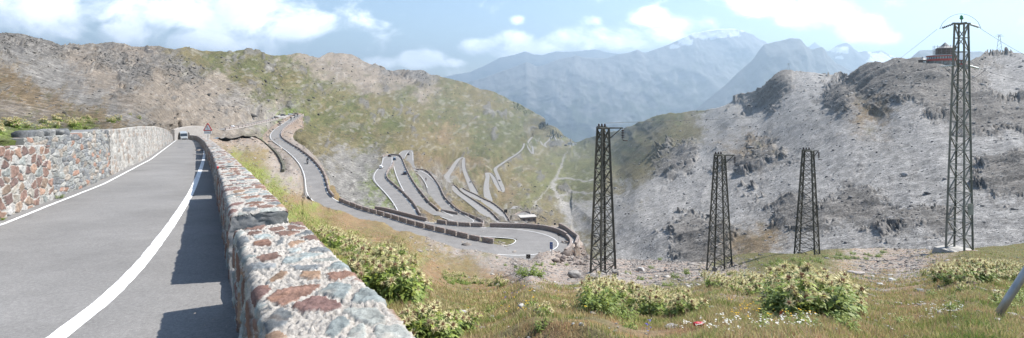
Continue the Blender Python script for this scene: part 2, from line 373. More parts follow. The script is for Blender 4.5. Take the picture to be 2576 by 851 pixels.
# ------------------------------------------------------------------ ground cover, as real colours of what lies there
PAL = {'G': (.084,.086,.038), 'T': (.126,.106,.056), 'Y': (.120,.118,.056), 'D': (.155,.115,.070), 'S': (.180,.170,.157), 'K': (.190,.160,.130),
       'R': (.125,.116,.106), 'L': (.245,.235,.224), 'B': (.150,.138,.125), 'W': (.235,.222,.205), 'H': (.12,.15,.04), 'V': (.05,.075,.03), 'P': (.20,.182,.165)}
LRC = {'S': [(60,150),(110,190),(200,240),(300,290),(330,300),(150,165),(60,130),(850,400),(900,440),(860,460),(960,480),(930,400),(1010,520),(900,500),(1120,470),(840,490),(1090,450)],
 'D': [(0,230),(60,240),(150,275),(230,300),(300,315),(20,200),(1110,330),(1180,420),(1070,410),(1140,440),(1280,490),(1100,540),(1350,560)],
 'K': [(740,150),(790,172),(830,192),(875,205),(920,215),(30,285),(120,300),(0,300),(250,190),(400,210),(450,250),(520,270),(600,285),(350,260),(560,210),(640,275),(330,140),(200,150),(420,290),(500,230),(620,240),(770,160),(850,150),(900,165),(950,190),(1000,205),(820,185),(700,255),(1060,240),(870,200)],
 'R': [(20,95),(80,110),(140,125),(300,160),(260,150),(350,185),(480,190),(430,172),(980,188),(1050,187),(1320,545),(1345,560)],
 'G': [(720,168),(765,198),(800,216),(850,238),(900,256),(690,160),(850,290),(880,330),(930,350),(760,240),(830,250),(980,320),(1120,260),(620,170),(680,210),(730,250),(560,150),(650,250),(700,230),(800,300),(760,205),(880,280),(940,300),(1010,250),(1250,300),(1300,320),(1200,400),(1230,360),(1330,370),(1080,300),(1150,300),(990,300)],
 'T': [(800,260),(900,350),(840,350),(950,330),(720,210),(1020,360),(1170,290),(500,150),(600,200),(720,200),(850,250),(900,310),(950,260),(1100,250),(1040,280),(1050,330),(1100,380),(1150,360),(1200,440),(1250,460),(1300,450),(1330,420),(1180,240),(1250,260),(1350,330),(1150,500),(1060,380),(1000,380),(1230,500),(1380,380),(780,330),(810,380),(1380,540),(1450,590)],
 'H': [(60,360),(30,330),(120,345),(200,335),(730,300),(960,470),(1000,500)],
 'P': [(690,290),(640,275),(600,255)],
 'Y': [(1350,480),(1330,500),(1400,400),(1370,440),(1390,385),(1450,430),(1470,440),(1350,400),(1500,440),(1460,470),(1500,400),(1460,390),(1640,300),(1690,292)],
 'B': [(2150,220),(2200,230),(2260,210),(2320,200),(2110,245),(2200,190),(1940,215),(1930,245),(1905,385),(1870,415),(1700,410),(1780,590),(2000,550),(2150,520),(2390,250),(2460,250),(2500,300),(2540,430),(2300,560),(2460,165),(2560,300)],
 'L': [(1520,540),(1560,500),(1600,600),(1650,480),(1750,450),(1800,400),(1850,350),(1850,450),(1900,320),(1950,300),(2000,260),(2050,220),(2050,300),(2100,320),(2150,300),(2200,320),(2250,300),(2300,330),(2000,350),(2100,420),(2200,450),(2300,500),(2400,400),(2400,480),(2500,380),(2550,350),(2550,560),(2450,600),(2300,600),(2150,620),(2000,620),(1900,560),(1850,540),(1800,520),(1800,300),(2500,170),(2560,180),(2520,220),(1450,540),(1700,500),(2050,480),(2150,380),(1960,460),(1470,570)],
 'Q': []}
LRC['T'] += [(1560,420),(1600,360),(1650,340),(1530,380),(1580,440),(1530,470),(1700,320),(1620,400),(1740,300)]
LRC['G'] += [(1510,370),(1560,380),(1520,410),(1600,335)]
LRC['D'] += [(1930,600),(1900,605),(2190,285),(2180,305),(1880,370)]
NC = {'S': [(700,400),(720,430),(740,470),(680,360),(720,380),(640,360),(1180,620),(1100,612),(1260,650)],
 'H': [(650,450),(700,490),(760,530),(800,560),(870,600),(620,420),(700,520),(830,600),(950,680),(1000,650)],
 'D': [(800,540),(860,560),(900,580),(960,600),(740,500),(1000,640),(1080,690),(900,560),(1250,720),(1400,770),(1600,790),(1700,800),(2050,800),(2300,760),(1200,780)],
 'T': [(640,400),(1000,600),(1060,610),(950,580),(1150,680),(1350,760),(1500,800),(2200,760),(2400,760),(2500,800),(2300,820),(1900,820),(660,390),(1100,640),(1250,790),(1290,830),(2350,690),(2200,700),(1150,820)],
 'G': [(1150,770),(1080,820),(1000,760),(2550,700),(2480,690),(1700,730),(2100,760),(1800,640),(1900,660),(2000,650),(1250,610),(1270,605)],
 'P': [(1420,660),(1350,680),(1450,690),(1550,690),(1600,670),(1700,680),(1750,690),(1300,670),(1650,710),(2200,680),(2300,670),(1420,640),(1850,700),(2180,720)],
 'K': [(650,345),(700,320),(735,300),(600,345),(690,310)]}
def classify(U, V, pts, tau=95.0, nz=None, warm=0.26):
    keys = [k for k in pts if pts[k]]; S = []
    for n, k in enumerate(keys):
        d2 = np.full(U.shape, 1e9)
        for a, b in pts[k]: d2 = np.minimum(d2, (U - a) ** 2 + ((V - b) * 1.5) ** 2)
        S.append(-np.sqrt(d2) / tau + nz(n))
    S = np.array(S); S = np.exp((S - S.max(0)) / warm); S /= S.sum(0)
    return keys, S

def build_paths_tree(names):
    pts = []; dat = []
    for nme in names:
        w, wd, _ = ROADS[nme]
        wv = np.full(len(w), wd) if np.isscalar(wd) else wd
        for i in range(len(w)): pts.append(w[i]); dat.append((w[i][2], wv[i], float(nme in NROADS)))
    return np.array(pts), np.array(dat)
def road_effect(X, pts, dat, cell):
    """drop ground under a road to just below it, fade the bank, and keep the ground calm beside it"""
    kd = kdtree.KDTree(len(pts))
    for i, p in enumerate(pts): kd.insert((p[0], p[1], 0), i)
    kd.balance()
    # coarse candidates by a hashed grid in log-depth space
    def key(a): return np.floor((a[:, 0] / np.maximum(a[:, 1], 1)) * 90).astype(int) * 100000 + np.floor(np.log(np.maximum(a[:, 1], 1)) * 24).astype(int)
    ks = set()
    for k in key(pts):
        for i in range(-2, 3):
            for j in range(-2, 3): ks.add(int(k) + i * 100000 + j)
    cand = np.isin(key(X), np.fromiter(ks, dtype=np.int64))
    dist = np.full(len(X), 1e9); zr = np.zeros(len(X)); wd = np.ones(len(X)); global isn; isn = np.zeros(len(X))
    for i in np.nonzero(cand)[0]:
        _, j, d = kd.find((X[i, 0], X[i, 1], 0)); dist[i] = d; zr[i] = dat[j, 0]; wd[i] = dat[j, 1]; isn[i] = dat[j, 2]
    return dist, zr, wd

RIVERS = [([(1432,368),(1420,392),(1412,420),(1396,452),(1390,478),(1404,502),(1424,522),(1450,548),(1470,575)], 6), ([(1396,456),(1430,452),(1470,458),(1500,452)], 4), ([(1402,500),(1440,485),(1485,487),(1520,478)], 5), ([(1415,517),(1460,518),(1510,515)], 4), ([(1385,470),(1360,500),(1345,520)], 2)]
_s0 = np.array([.53, -.67, .51]); _s0 /= np.linalg.norm(_s0); _s1 = np.cross(_s0, [0, 0, 1.0]); _s1 /= np.linalg.norm(_s1); STR = [_s0, _s1, np.cross(_s0, _s1)]
def sheet(name, Us, top, bot, dep, nrow, pow_, names, classes, mat, amp, rockcls, skirt, tau, clip=None, ncol=None, cam_amp=1.0):
    nc = len(Us); t = np.linspace(0, 1, nrow) ** pow_
    VT = lin(top, Us); VB = lin(bot, Us) if not np.isscalar(bot) else np.full(nc, float(bot))
    U = np.repeat(Us[None, :], nrow, 0); V = VT[None, :] + (VB - VT)[None, :] * t[:, None]
    y = dep(U.ravel(), V.ravel()).reshape(U.shape)
    if name == 'hillside': y = np.maximum(y, np.interp((U - 1288) / F, _uw, _yw, right=0.0)); y[:, Us < 560] = np.maximum.accumulate(y[::-1, Us < 560], axis=0)[::-1]
    X = np.stack([(U - 1288) / F * y, y, (VH - V) / F * y], -1)
    du = np.gradient(X, axis=1); dv = np.gradient(X, axis=0)
    nrm = np.cross(du, dv); nrm /= np.maximum(np.linalg.norm(nrm, axis=-1, keepdims=True), 1e-9)
    nrm *= np.sign(nrm[..., 2:3] + 1e-9)
    cell = np.clip(np.linalg.norm(du, axis=-1), y / F * 2.0, y / F * 8)
    Xf = X.reshape(-1, 3); yf = y.ravel(); Uf = U.ravel(); Vf = V.ravel(); cf = np.maximum(cell.ravel(), .004)
    # ground cover
    warpU = pnoise(np.stack([Uf / 55, Vf / 40, Uf * 0], 1)) * 26 + pnoise(np.stack([Uf / 17, Vf / 12, Uf * 0 + 5], 1)) * 12 + pnoise(np.stack([Uf / 6, Vf / 4.5, Uf * 0 + 9], 1)) * 6
    warpV = pnoise(np.stack([Uf / 50, Vf / 36, Uf * 0 + 20], 1)) * 18 + pnoise(np.stack([Uf / 15, Vf / 11, Uf * 0 + 25], 1)) * 9 + pnoise(np.stack([Uf / 5, Vf / 4, Uf * 0 + 29], 1)) * 5
    keys, S = classify(Uf + warpU, Vf + warpV, classes, tau, lambda n: .45 * pnoise(np.stack([Uf / 20 + n * 7, Vf / 12, Uf * 0 + n * 3.1], 1)) + .5 * pnoise(np.stack([Uf / 5 + n * 7, Vf / 3.2, Uf * 0 + n * 3.1], 1)))
    col = sum(S[i][:, None] * np.array(PAL[k])[None, :] for i, k in enumerate(keys))
    rock = sum((S[i] for i, k in enumerate(keys) if k in rockcls), np.zeros(len(Uf)))
    if name == 'hillside':
        left = (Uf < 1440).astype(float)[:, None]; dl = np.array([.38, -.91, -.15]); e1 = np.cross(dl, [0, 0, 1.0]); e1 /= np.linalg.norm(e1); e2 = np.cross(dl, e1)
        QL = np.stack([Xf @ dl * .16, Xf @ e1, Xf @ e2], 1); QR = np.stack([Xf @ STR[0] * .3, Xf @ STR[1], Xf @ STR[2]], 1); QD = QL * left + QR * (1 - left)
        s1 = pnoise(QD / (yf[:, None] * .011 + .05) + 3); s2 = pnoise(QD / (yf[:, None] * .028 + .1) + 13); s3 = pnoise(Xf / (yf[:, None] * .05 + .1) + 23); s4 = pnoise(QD / (yf[:, None] * .0055 + .03) + 33)
        grassy = sum((S[i] for i, k in enumerate(keys) if k in 'GTYD'), np.zeros(len(Uf)))
        oc = sstep(.42, .62, s2 + .45 * s1 + .3 * s4 + .35 * s3 - .12 * (1 - grassy)) * np.where(Uf < 1440, 1.0, .4); OUTC = oc
        col = col * (1 + (.20 * s1 + .14 * s4) * np.where(Uf < 1440, 1, .45))[:, None]
        gp = (sstep(.15, .6, s2 * .7 - s1 * .5 + s3 * .4) * .35 * grassy)[:, None]; col = col * (1 - gp) + np.array((.195, .165, .105)) * gp
        gp = (sstep(.2, .6, -s2 * .7 - s4 * .5 - s3 * .4) * .45 * grassy)[:, None]; col = col * (1 - gp) + np.array((.075, .088, .034)) * gp
        m_ = (oc * .8)[:, None]; col = col * (1 - m_) + np.array((.118, .110, .102)) * m_
    spk = pnoise(Xf / (yf[:, None] * .0085 + .05) * np.array([1, 1, 1.5]) + 31); spk2 = pnoise(Xf / (yf[:, None] * .03 + .2) * np.array([1, 1, 1.5]) + 77)
    if name == 'hillside':
        m_ = (sstep(.34, .62, spk + .5 * spk2) * np.where(Uf > 1480, .3, .3))[:, None]; col = col * (1 - m_) + np.array((.125, .118, .11)) * m_
        m_ = (sstep(.3, .6, -spk + .5 * spk2) * np.where(Uf > 1480, .22, .35))[:, None]; col = col * (1 - m_) + np.array((.27, .255, .235)) * m_
    if name == 'hillside':
        for line, wd0 in RIVERS:
            a_ = np.array(line, float); dmin = np.full(len(Uf), 1e9); uu = Uf + .35 * warpU; vv = Vf + .2 * warpV
            for p0, p1 in zip(a_[:-1], a_[1:]):
                e = p1 - p0; t_ = np.clip(((uu - p0[0]) * e[0] + (vv - p0[1]) * e[1]) / (e @ e), 0, 1); dmin = np.minimum(dmin, np.hypot(uu - p0[0] - t_ * e[0], (vv - p0[1] - t_ * e[1]) * 1.6))
            m_ = (1 - sstep(.5, 1.3, dmin / (wd0 * np.clip((Vf - 350) / 130, .25, 1.6))))[:, None] * .85; col = col * (1 - m_) + np.array(PAL['W']) * m_
    grain = 1 + .16 * pnoise(Xf / (yf[:, None] * .012 + .05)) + .07 * rng.normal(size=len(Uf))
    col = col * np.clip(grain, .55, 1.5)[:, None]
    # roads
    if names:
        pts, dat = build_paths_tree(names); dist, zr, wd = road_effect(Xf, pts, dat, cf)
        flat = wd / 2 + .6 + np.minimum(cf * 1.2, 6)
    else:
        dist = np.full(len(Uf), 1e9); zr = dist * 0; wd = zr + 1; flat = wd
    calm = sstep(0, 1, (dist - flat) / (6 + yf * .012))
    # relief
    disp = np.zeros(len(Uf)); lam = .12
    while lam < 400:
        w0 = sstep(.9, 2.2, lam / cf); w = w0 * (1 - sstep(.07, .16, lam / yf)); wr = w0 * (1 - sstep(.10, .22, lam / yf)) * sstep(.15, .7, rock)
        m = np.maximum(w, wr) > 1e-3
        if m.any():
            q = Xf[m] / lam; n = pnoise(q + lam * 3.7)
            a = w[m] * amp * (1 - rock[m]) * n * np.where(Uf[m] > 1480, .28, .38)
            mr = wr[m] > 1e-3
            if mr.any():
                qs = np.stack([q[mr] @ STR[0] * .42, q[mr] @ STR[1], q[mr] @ STR[2]], 1)
                rid = .5 - np.abs(pnoise(qs + 40 + lam)); st = pnoise(qs * 1.3 + 11); st = np.sign(st) * np.abs(st) ** .5
                a[mr] += wr[m][mr] * rockcls.get('amp', 1.0) * (rid * .6 + st * .3 + n[mr] * .5) * (1 + .45 * sstep(.03, .09, lam / yf[m][mr]))
            disp[m] += lam * .105 * a
        lam *= 1.9
    if name == 'hillside':
        g1 = .5 - np.abs(pnoise(QD / (yf[:, None] * .085 + 1) + 61)); g2 = .5 - np.abs(pnoise(QD / (yf[:, None] * .04 + .5) + 71))
        disp += OUTC * yf * .0028 + (g1 * .0085 + g2 * .0035) * yf * np.where(Uf < 1440, sstep(60, 250, yf), .8)
    disp *= np.clip(calm, 0, 1) * cam_amp * (np.where(Uf < 1480, 1 - .55 * np.clip(rock, 0, 1), 1) if name == 'hillside' else 1)
    X2 = Xf + nrm.reshape(-1, 3) * disp[:, None]
    if names:
        k = 1 - sstep(0, 1, (dist - flat) / (2.5 + flat * .5))
        if name == 'hillside': zr = zr - 1.2 * (dist < 60) * isn
        X2[:, 2] = X2[:, 2] * (1 - k) + (zr - .12 - cf * .04 - yf * .0002) * k
    if name == 'near_slope':
        col = col * 1.25
        d = X2[:, 0] - xW(X2[:, 1]) - .95; m = (X2[:, 1] < 147) & (d < 6)
        cap = zroad(X2[:, 1]) + .72 - .1 * np.clip(d, 0, 1) + np.maximum(0, d - 1.2) * .5
        X2[:, 2] = np.where(m, np.minimum(X2[:, 2], cap), X2[:, 2])
    X2 = X2.reshape(nrow, nc, 3); C = col.reshape(nrow, nc, 3)
    # back side: the ground goes on behind its skyline
    ext = []; r0 = X2[0]
    for f, dz in skirt:
        e = r0.copy(); e[:, :2] *= f; e[:, 2] = r0[:, 2] + dz * r0[:, 1]
        e[:, 2] += pnoise(r0 / (r0[:, 1:2] * .02)) * .003 * r0[:, 1]; ext.insert(0, e)
    ne = len(ext)
    VV = np.concatenate([np.array(ext), X2], 0); CC = np.concatenate([np.repeat(C[:1], ne, 0), C], 0)
    nr = nrow + ne; keep = None
    v = VV.reshape(-1, 3); f = grid_faces(nr, nc)[:, ::-1]
    if clip is not None:
        kv = clip(v); f = f[kv[f].any(1)]
    v, f, cc = compact(v, f, CC.reshape(-1, 3))
    o = mesh_obj(name, v, f, mat, None, cc, smooth=True)
    struct(o)
    return o, X2, U, V

M_far_ground = ground_mat('mountain ground', (1.6, .5, .14), (.5, .42, .25), 1.0, 1.2, bdist=.7)
M_near_ground = ground_mat('near ground', (28, 5, 1.1), (.34, .28, .2), .8, 40, bdist=.03, hue=(1.7, (1.12, .86, .72)))

Us = np.arange(-330, 2901, 2.5)
LRo, LRX, LRU, LRV = sheet('hillside', Us, LRT, LRB, yLR, 330, 1.0, list(ROADS), LRC, M_far_ground, 1.0, {'R': 1, 'B': 1, 'amp': 1.0},
             [(1.04, -.012), (1.15, -.05), (1.5, -.16)], 60.0, lambda v: (v[:, 1] > 118) | (v[:, 0] > 0) | (v[:, 0] < np.array([float(xL(min(a, 118.0))) for a in v[:, 1]]) - .6))
def clip_near(v):
    return (v[:, 0] > xW(v[:, 1]) + .85) | (v[:, 1] > 147)
No, NX, NU, NV = sheet('near_slope', np.arange(480, 3402, 3.0), NT, 1350, yN, 330, 1.75, list(NROADS), NC, M_near_ground, .75, {'amp': 1.0},
             [(1.02, -.012), (1.06, -.05), (1.15, -.12)], 55.0, clip_near)
# ground height of the near slope at a picture ray / at a plan position
_kdN = kdtree.KDTree(NX.shape[0] * NX.shape[1])
for _i, _v in enumerate(NX.reshape(-1, 3)): _kdN.insert((_v[0], _v[1], 0), _i)
_kdN.balance(); _NXf = NX.reshape(-1, 3)
def gz(x, y):
    r = _kdN.find_n((x, y, 0), 3); w = [1 / (a[2] + .01) for a in r]
    return sum(_NXf[a[1]][2] * k for a, k in zip(r, w)) / sum(w)
def near_at(U, V):
    j = int(np.clip(round((U - 480) / 3.0), 0, NX.shape[1] - 1)); c = NX[:, j]; v = VH - c[:, 2] / c[:, 1] * F
    i = int(np.argmin(np.abs(v - V))); p = c[i]; return np.array([(U - 1288) / F * p[1], p[1], p[2]])
def far_at(U, V):
    j = int(np.clip(round((U + 330) / 2.5), 0, LRX.shape[1] - 1)); c = LRX[:, j]; v = VH - c[:, 2] / c[:, 1] * F
    i = int(np.argmin(np.abs(v - V))); p = c[i]; return np.array([(U - 1288) / F * p[1], p[1], p[2]])

# ------------------------------------------------------------------ far mountains: each ridge its own range with depth
M_range = ground_mat('far range', (.008, .0025, .0008), (.28, .2, .15), .7, .008, bdist=25.0)
def rng_sheet(name, ridge, y0, yb, Vb, rough, cols, snow=None, nrow=90, seed=0):
    y0 *= 2.6; yb *= 2.6; rough *= .62
    r = np.array(ridge, float); Us = np.arange(r[0, 0], r[-1, 0], 3.0); VT = np.interp(Us, r[:, 0], r[:, 1])
    t = np.linspace(0, 1, nrow); U = np.repeat(Us[None], nrow, 0); V = VT[None] + (Vb - VT)[None] * t[:, None]
    y = (y0 + (yb - y0) * t)[:, None] * np.ones_like(U)
    X = np.stack([(U - 1288) / F * y, y, (VH - V) / F * y], -1); Xf = X.reshape(-1, 3).copy()
    d = 0; lam = y0 * .16; a = 1.0
    for o in range(6):
        q = Xf * np.array([1, .6, .55]) / lam + seed * 9.1 + o * 4
        d = d + a * (.42 - np.abs(pnoise(q))) * 2.0; lam *= .52; a *= .56
    tt = np.repeat(t[:, None], len(Us), 1).ravel()
    Xf[:, 1] -= d * rough * y0 * (.25 + .75 * sstep(0, .12, tt)); Xf[:, 2] += (d - .35) * rough * y0 * .25 * (1 - sstep(0, .15, tt)) * .8
    Xf[:, 0] += d * rough * y0 * .2
    n = pnoise(Xf / (y0 * .02)) + .6 * pnoise(Xf / (y0 * .008)); m = sstep(-.5, .5, n + (.45 - tt) * 1.6)[:, None]
    C = np.array(cols[0]) * m + np.array(cols[1]) * (1 - m)
    if snow:
        for (a_, b_, ru, rv) in snow:
            e = 1 - ((U.ravel() - a_) / ru) ** 2 - ((V.ravel() - b_) / rv) ** 2 + .8 * pnoise(Xf / (y0 * .013)) + .4 * pnoise(Xf / (y0 * .005))
            k = sstep(.0, .25, e)[:, None]; C = C * (1 - k) + np.array((.82, .84, .88)) * k
    v = Xf.reshape(nrow, len(Us), 3); b = v[0].copy(); b[:, 1] *= 1.08; b[:, 0] *= 1.08; b[:, 2] -= .12 * y0
    v = np.concatenate([b[None], v], 0).reshape(-1, 3); C = np.concatenate([C.reshape(nrow, len(Us), 3)[:1], C.reshape(nrow, len(Us), 3)], 0).reshape(-1, 3)
    return struct(mesh_obj(name, v, grid_faces(nrow + 1, len(Us))[:, ::-1], M_range, None, C, smooth=True))
RK = ((.20, .19, .18), (.05, .062, .038))
RD = ((.13, .128, .125), (.09, .095, .08))
rng_sheet('mountains', [(760,206),(860,200),(930,190),(1000,196),(1060,188),(1111,196),(1182,182),(1220,165),(1257,146),(1290,140),(1318,131),(1340,139),(1363,141),(1394,132),(1440,131),(1494,124),(1530,132),(1555,136),(1640,130),(1760,120)], 9000, 8200, 330, .012, RK, seed=1)
rng_sheet('mountains', [(1000,300),(1080,245),(1130,215),(1176,207),(1210,199),(1242,187),(1285,172),(1318,159),(1343,171),(1362,167),(1400,152),(1444,141),(1480,146),(1510,146),(1565,134),(1600,126),(1620,134),(1666,118),(1700,104),(1740,84),(1783,76),(1843,76),(1869,83),(1895,92),(1919,106),(1950,124),(2000,150),(2060,190)], 6300, 4800, 420, .03, RK, [(1790,84,75,13),(1720,104,24,12),(1690,118,14,7)], 130, seed=2)
rng_sheet('mountains', [(2010,140),(2035,116),(2046,108),(2058,118),(2080,130),(2130,150)], 7400, 7000, 200, .01, RD, None, 40, seed=5)
rng_sheet('mountains', [(2020,170),(2060,140),(2080,130),(2100,117),(2121,110),(2134,117),(2141,124),(2156,134),(2171,130),(2190,132),(2217,127),(2232,134),(2247,139),(2267,147),(2300,150),(2360,160)], 5600, 5000, 260, .016, RD, [(2102,129,22,9),(2098,146,10,5),(2208,152,42,22),(2240,160,34,14)], 70, seed=3)
rng_sheet('mountains', [(1600,390),(1660,330),(1732,286),(1793,237),(1820,215),(1848,187),(1866,172),(1884,156),(1900,132),(1914,116),(1945,108),(1980,101),(1996,104),(2010,108),(2025,118),(2040,126),(2052,122),(2065,119),(2080,138),(2100,158),(2150,190),(2220,240)], 4000, 3300, 420, .028, RD, None, 110, seed=4)
rng_sheet('mountains', [(2220,210),(2265,164),(2285,148),(2308,129),(2330,126),(2358,125),(2390,129),(2424,129),(2464,130),(2500,140),(2540,160),(2620,210)], 2700, 2400, 260, .016, RD, None, 60, seed=6)
# valley floor running out below the ranges
_v = []
for yy in (150, 900, 2000, 4000, 6500):
    for xx in (-1.6, -.3, .3, 1.6): _v.append((xx * yy, yy, -.42 * yy if yy < 2100 else -.24 * yy))
struct(mesh_obj('valley_floor', np.array(_v), grid_faces(5, 4)[:, ::-1], M_range, None, np.tile(np.array((.13, .14, .07)), (20, 1))))
# ------------------------------------------------------------------ road surfaces
def asphalt(name, base, crack=True):
    m, nt, b = mat_new(name, .88, .25); geo = N(nt, 'ShaderNodeNewGeometry'); p = geo.outputs['Position']
    c = mix(nt, 'MULTIPLY', 1.0, base, ramp(nt, noise_node(nt, p, 90, 3, .8), [(.3, .72), (.7, 1.3)]))
    c = mix(nt, 'MULTIPLY', 1.0, c, ramp(nt, noise_node(nt, p, .35, 5, .6), [(.3, .84), (.7, 1.12)]))
    c = mix(nt, 'MULTIPLY', 1.0, c, ramp(nt, noise_node(nt, p, 22, 4, .85), [(.34, .80), (.5, 1.0), (.66, 1.22)]))
    c = mix(nt, 'MULTIPLY', 1.0, c, ramp(nt, noise_node(nt, p, 7, 3, .7), [(.62, 1.0), (.72, .86)]))
    c = mix(nt, 'MULTIPLY', 1.0, c, ramp(nt, noise_node(nt, p, 2.2, 4, .65), [(.3, .94), (.7, 1.06)]))
    if crack:
        v = N(nt, 'ShaderNodeTexVoronoi', feature='DISTANCE_TO_EDGE'); v.inputs['Scale'].default_value = .23
        d = N(nt, 'ShaderNodeVectorMath', operation='ADD'); nn = N(nt, 'ShaderNodeTexNoise'); nn.inputs['Scale'].default_value = .8; nn.inputs['Detail'].default_value = 6
        nt.links.new(p, nn.inputs['Vector']); nt.links.new(p, d.inputs[0]); nt.links.new(nn.outputs['Color'], d.inputs[1]); nt.links.new(d.outputs[0], v.inputs['Vector'])
        k = ramp(nt, v.outputs['Distance'], [(.0, .72), (.006, 1.0)]); c = mix(nt, 'MULTIPLY', ramp(nt, noise_node(nt, p, .15, 2), [(.5, 0.0), (.62, 1.0)]), c, k)
    nt.links.new(c, b.inputs['Base Color'])
    bp = N(nt, 'ShaderNodeBump'); bp.inputs['Strength'].default_value = .5; bp.inputs['Distance'].default_value = .008
    nt.links.new(noise_node(nt, p, 110, 2, .7), bp.inputs['Height']); nt.links.new(bp.outputs['Normal'], b.inputs['Normal']); return m
M_asphalt = asphalt('asphalt', (.190, .183, .176)); M_asphalt_far = asphalt('worn asphalt', (.19, .181, .173), False)
M_pale_road = asphalt('sun bleached asphalt', (.235, .224, .214), False)
M_line, _nt, _b = mat_new('road paint', .7, .3)
_g = N(_nt, 'ShaderNodeNewGeometry'); _nt.links.new(ramp(_nt, noise_node(_nt, _g.outputs['Position'], 14, 6, .75), [(.30, (.30, .30, .30)), (.42, (.66, .66, .65)), (.55, (.80, .80, .79))]), _b.inputs['Base Color'])

def ribbon(name, path, off0, off1, dz, mat, nx=2, parent=None):
    p = np.asarray(path); t = np.gradient(p[:, :2], axis=0); t /= np.linalg.norm(t, axis=1)[:, None]; l = np.stack([-t[:, 1], t[:, 0]], 1)
    rows = []
    for k in np.linspace(0, 1, nx):
        o = off0 + (off1 - off0) * k; q = p.copy(); q[:, :2] += l * (o if np.isscalar(o) else o[:, None]); q[:, 2] += dz; rows.append(q)
    v = np.stack(rows, 1); return mesh_obj(name, v.reshape(-1, 3), grid_faces(len(p), nx), mat, parent)
def tangent(p):
    t = np.gradient(p[:, :2], axis=0); t /= np.maximum(np.linalg.norm(t, axis=1)[:, None], 1e-9); return t, np.stack([-t[:, 1], t[:, 0]], 1)
for k, (w, wd, lines) in ROADS.items():
    struct(ribbon('hairpin_road', w, -wd / 2, wd / 2, .03, M_pale_road if k in 'FrGHIJMDET' else M_asphalt_far, 3))
    ym = float(w[:, 1].mean())
    if lines:
        lw = .17
        for s in (-1, 1):
            t, l = tangent(w); q = w.copy(); q[:, :2] += l * (s * (wd / 2 - .45) * np.ones(len(w)))[:, None]
            kk = 6
            for _ in range(3): qq = np.pad(q, ((kk, kk), (0, 0)), mode='edge'); q = np.stack([np.convolve(qq[:, c], np.ones(2 * kk + 1) / (2 * kk + 1), 'valid') for c in range(3)], 1)
            q = smooth_path(q, .8, 1); struct(ribbon('road_marking', q, -lw / 2, lw / 2, .05 + ym * .0001, M_line))
# the near road: one sheet from the retaining wall to the parapet
ys = np.concatenate([np.linspace(1.0, 30, 90), np.linspace(30.5, 147, 110)]); v = []
for y in ys:
    a, b = xL(y) - .5, xW(y)
    if y > 118: a = -77 - (y - 118) * 1.0 - .5
    for k in np.linspace(0, 1, 28): v.append((a + (b - a) * k, y, zroad(y) + .03 * math.sin(math.pi * k)))
v = np.array(v); v[:, 2] += .012 * pnoise(v / 2.5)
struct(mesh_obj('road', v, grid_faces(len(ys), 28)[:, ::-1], M_asphalt, smooth=True)); NEARROAD = v
def road_z(x, y):
    a, b = xL(y) - .5, xW(y); k = min(max((x - a) / (b - a), 0), 1); return zroad(y) + .03 * math.sin(math.pi * k) + .012 * float(pnoise(np.array([[x, y, zroad(y)]]) / 2.5)[0])
for fx, w0, w1, y0, nm in ((xR, .19, .19, 1.0, 'r'), (xL, .10, .10, 4.0, 'l')):
    yy = np.concatenate([np.linspace(y0, 30, 120), np.linspace(31, 116 if nm == 'l' else 143, 60)]); pp = []
    for y in yy:
        for s in (-1, 1):
            x = float(fx(y)) + s * w0 / .82 / 1.0 * (.5 if y > 20 else .5) * 1.0 + (.02 * float(pnoise(np.array([[y * 3, s, 2.0]]))[0])); pp.append((x, y, road_z(x, y) + .006 + y * .0003))
    struct(mesh_obj('road_marking', np.array(pp), grid_faces(len(yy), 2)[:, ::-1], M_line))
# a few dark repair patches and a tar stain
def patch(name, U, V, r, sq, rot, col):
    y = yroad(V); c = ((U - 1288) / F * y, y); n = 28; pts = [(c[0], c[1])]
    for k in range(n):
        t = 2 * math.pi * k / n; rr = r * (1 + .35 * float(pnoise(np.array([[math.cos(t) * 1.5, math.sin(t) * 1.5, U]]))[0])); a, b = rr * math.cos(t), rr * sq * math.sin(t)
        pts.append((c[0] + a * math.cos(rot) - b * math.sin(rot), c[1] + a * math.sin(rot) + b * math.cos(rot)))
    vs = [(a, b, road_z(a, b) + .008) for a, b in pts]; struct(mesh_obj('road_patch', np.array(vs), [(0, i + 1, (i + 1) % n + 1) for i in range(n)], plain('tar', col, .8)))
patch('p', 350, 430, .55, .16, .9, (.085, .083, .085)); patch('p', 462, 362, 2.4, .3, 1.9, (.12, .118, .12)); patch('p', 455, 372, 1.5, .25, 2.2, (.12, .118, .12))

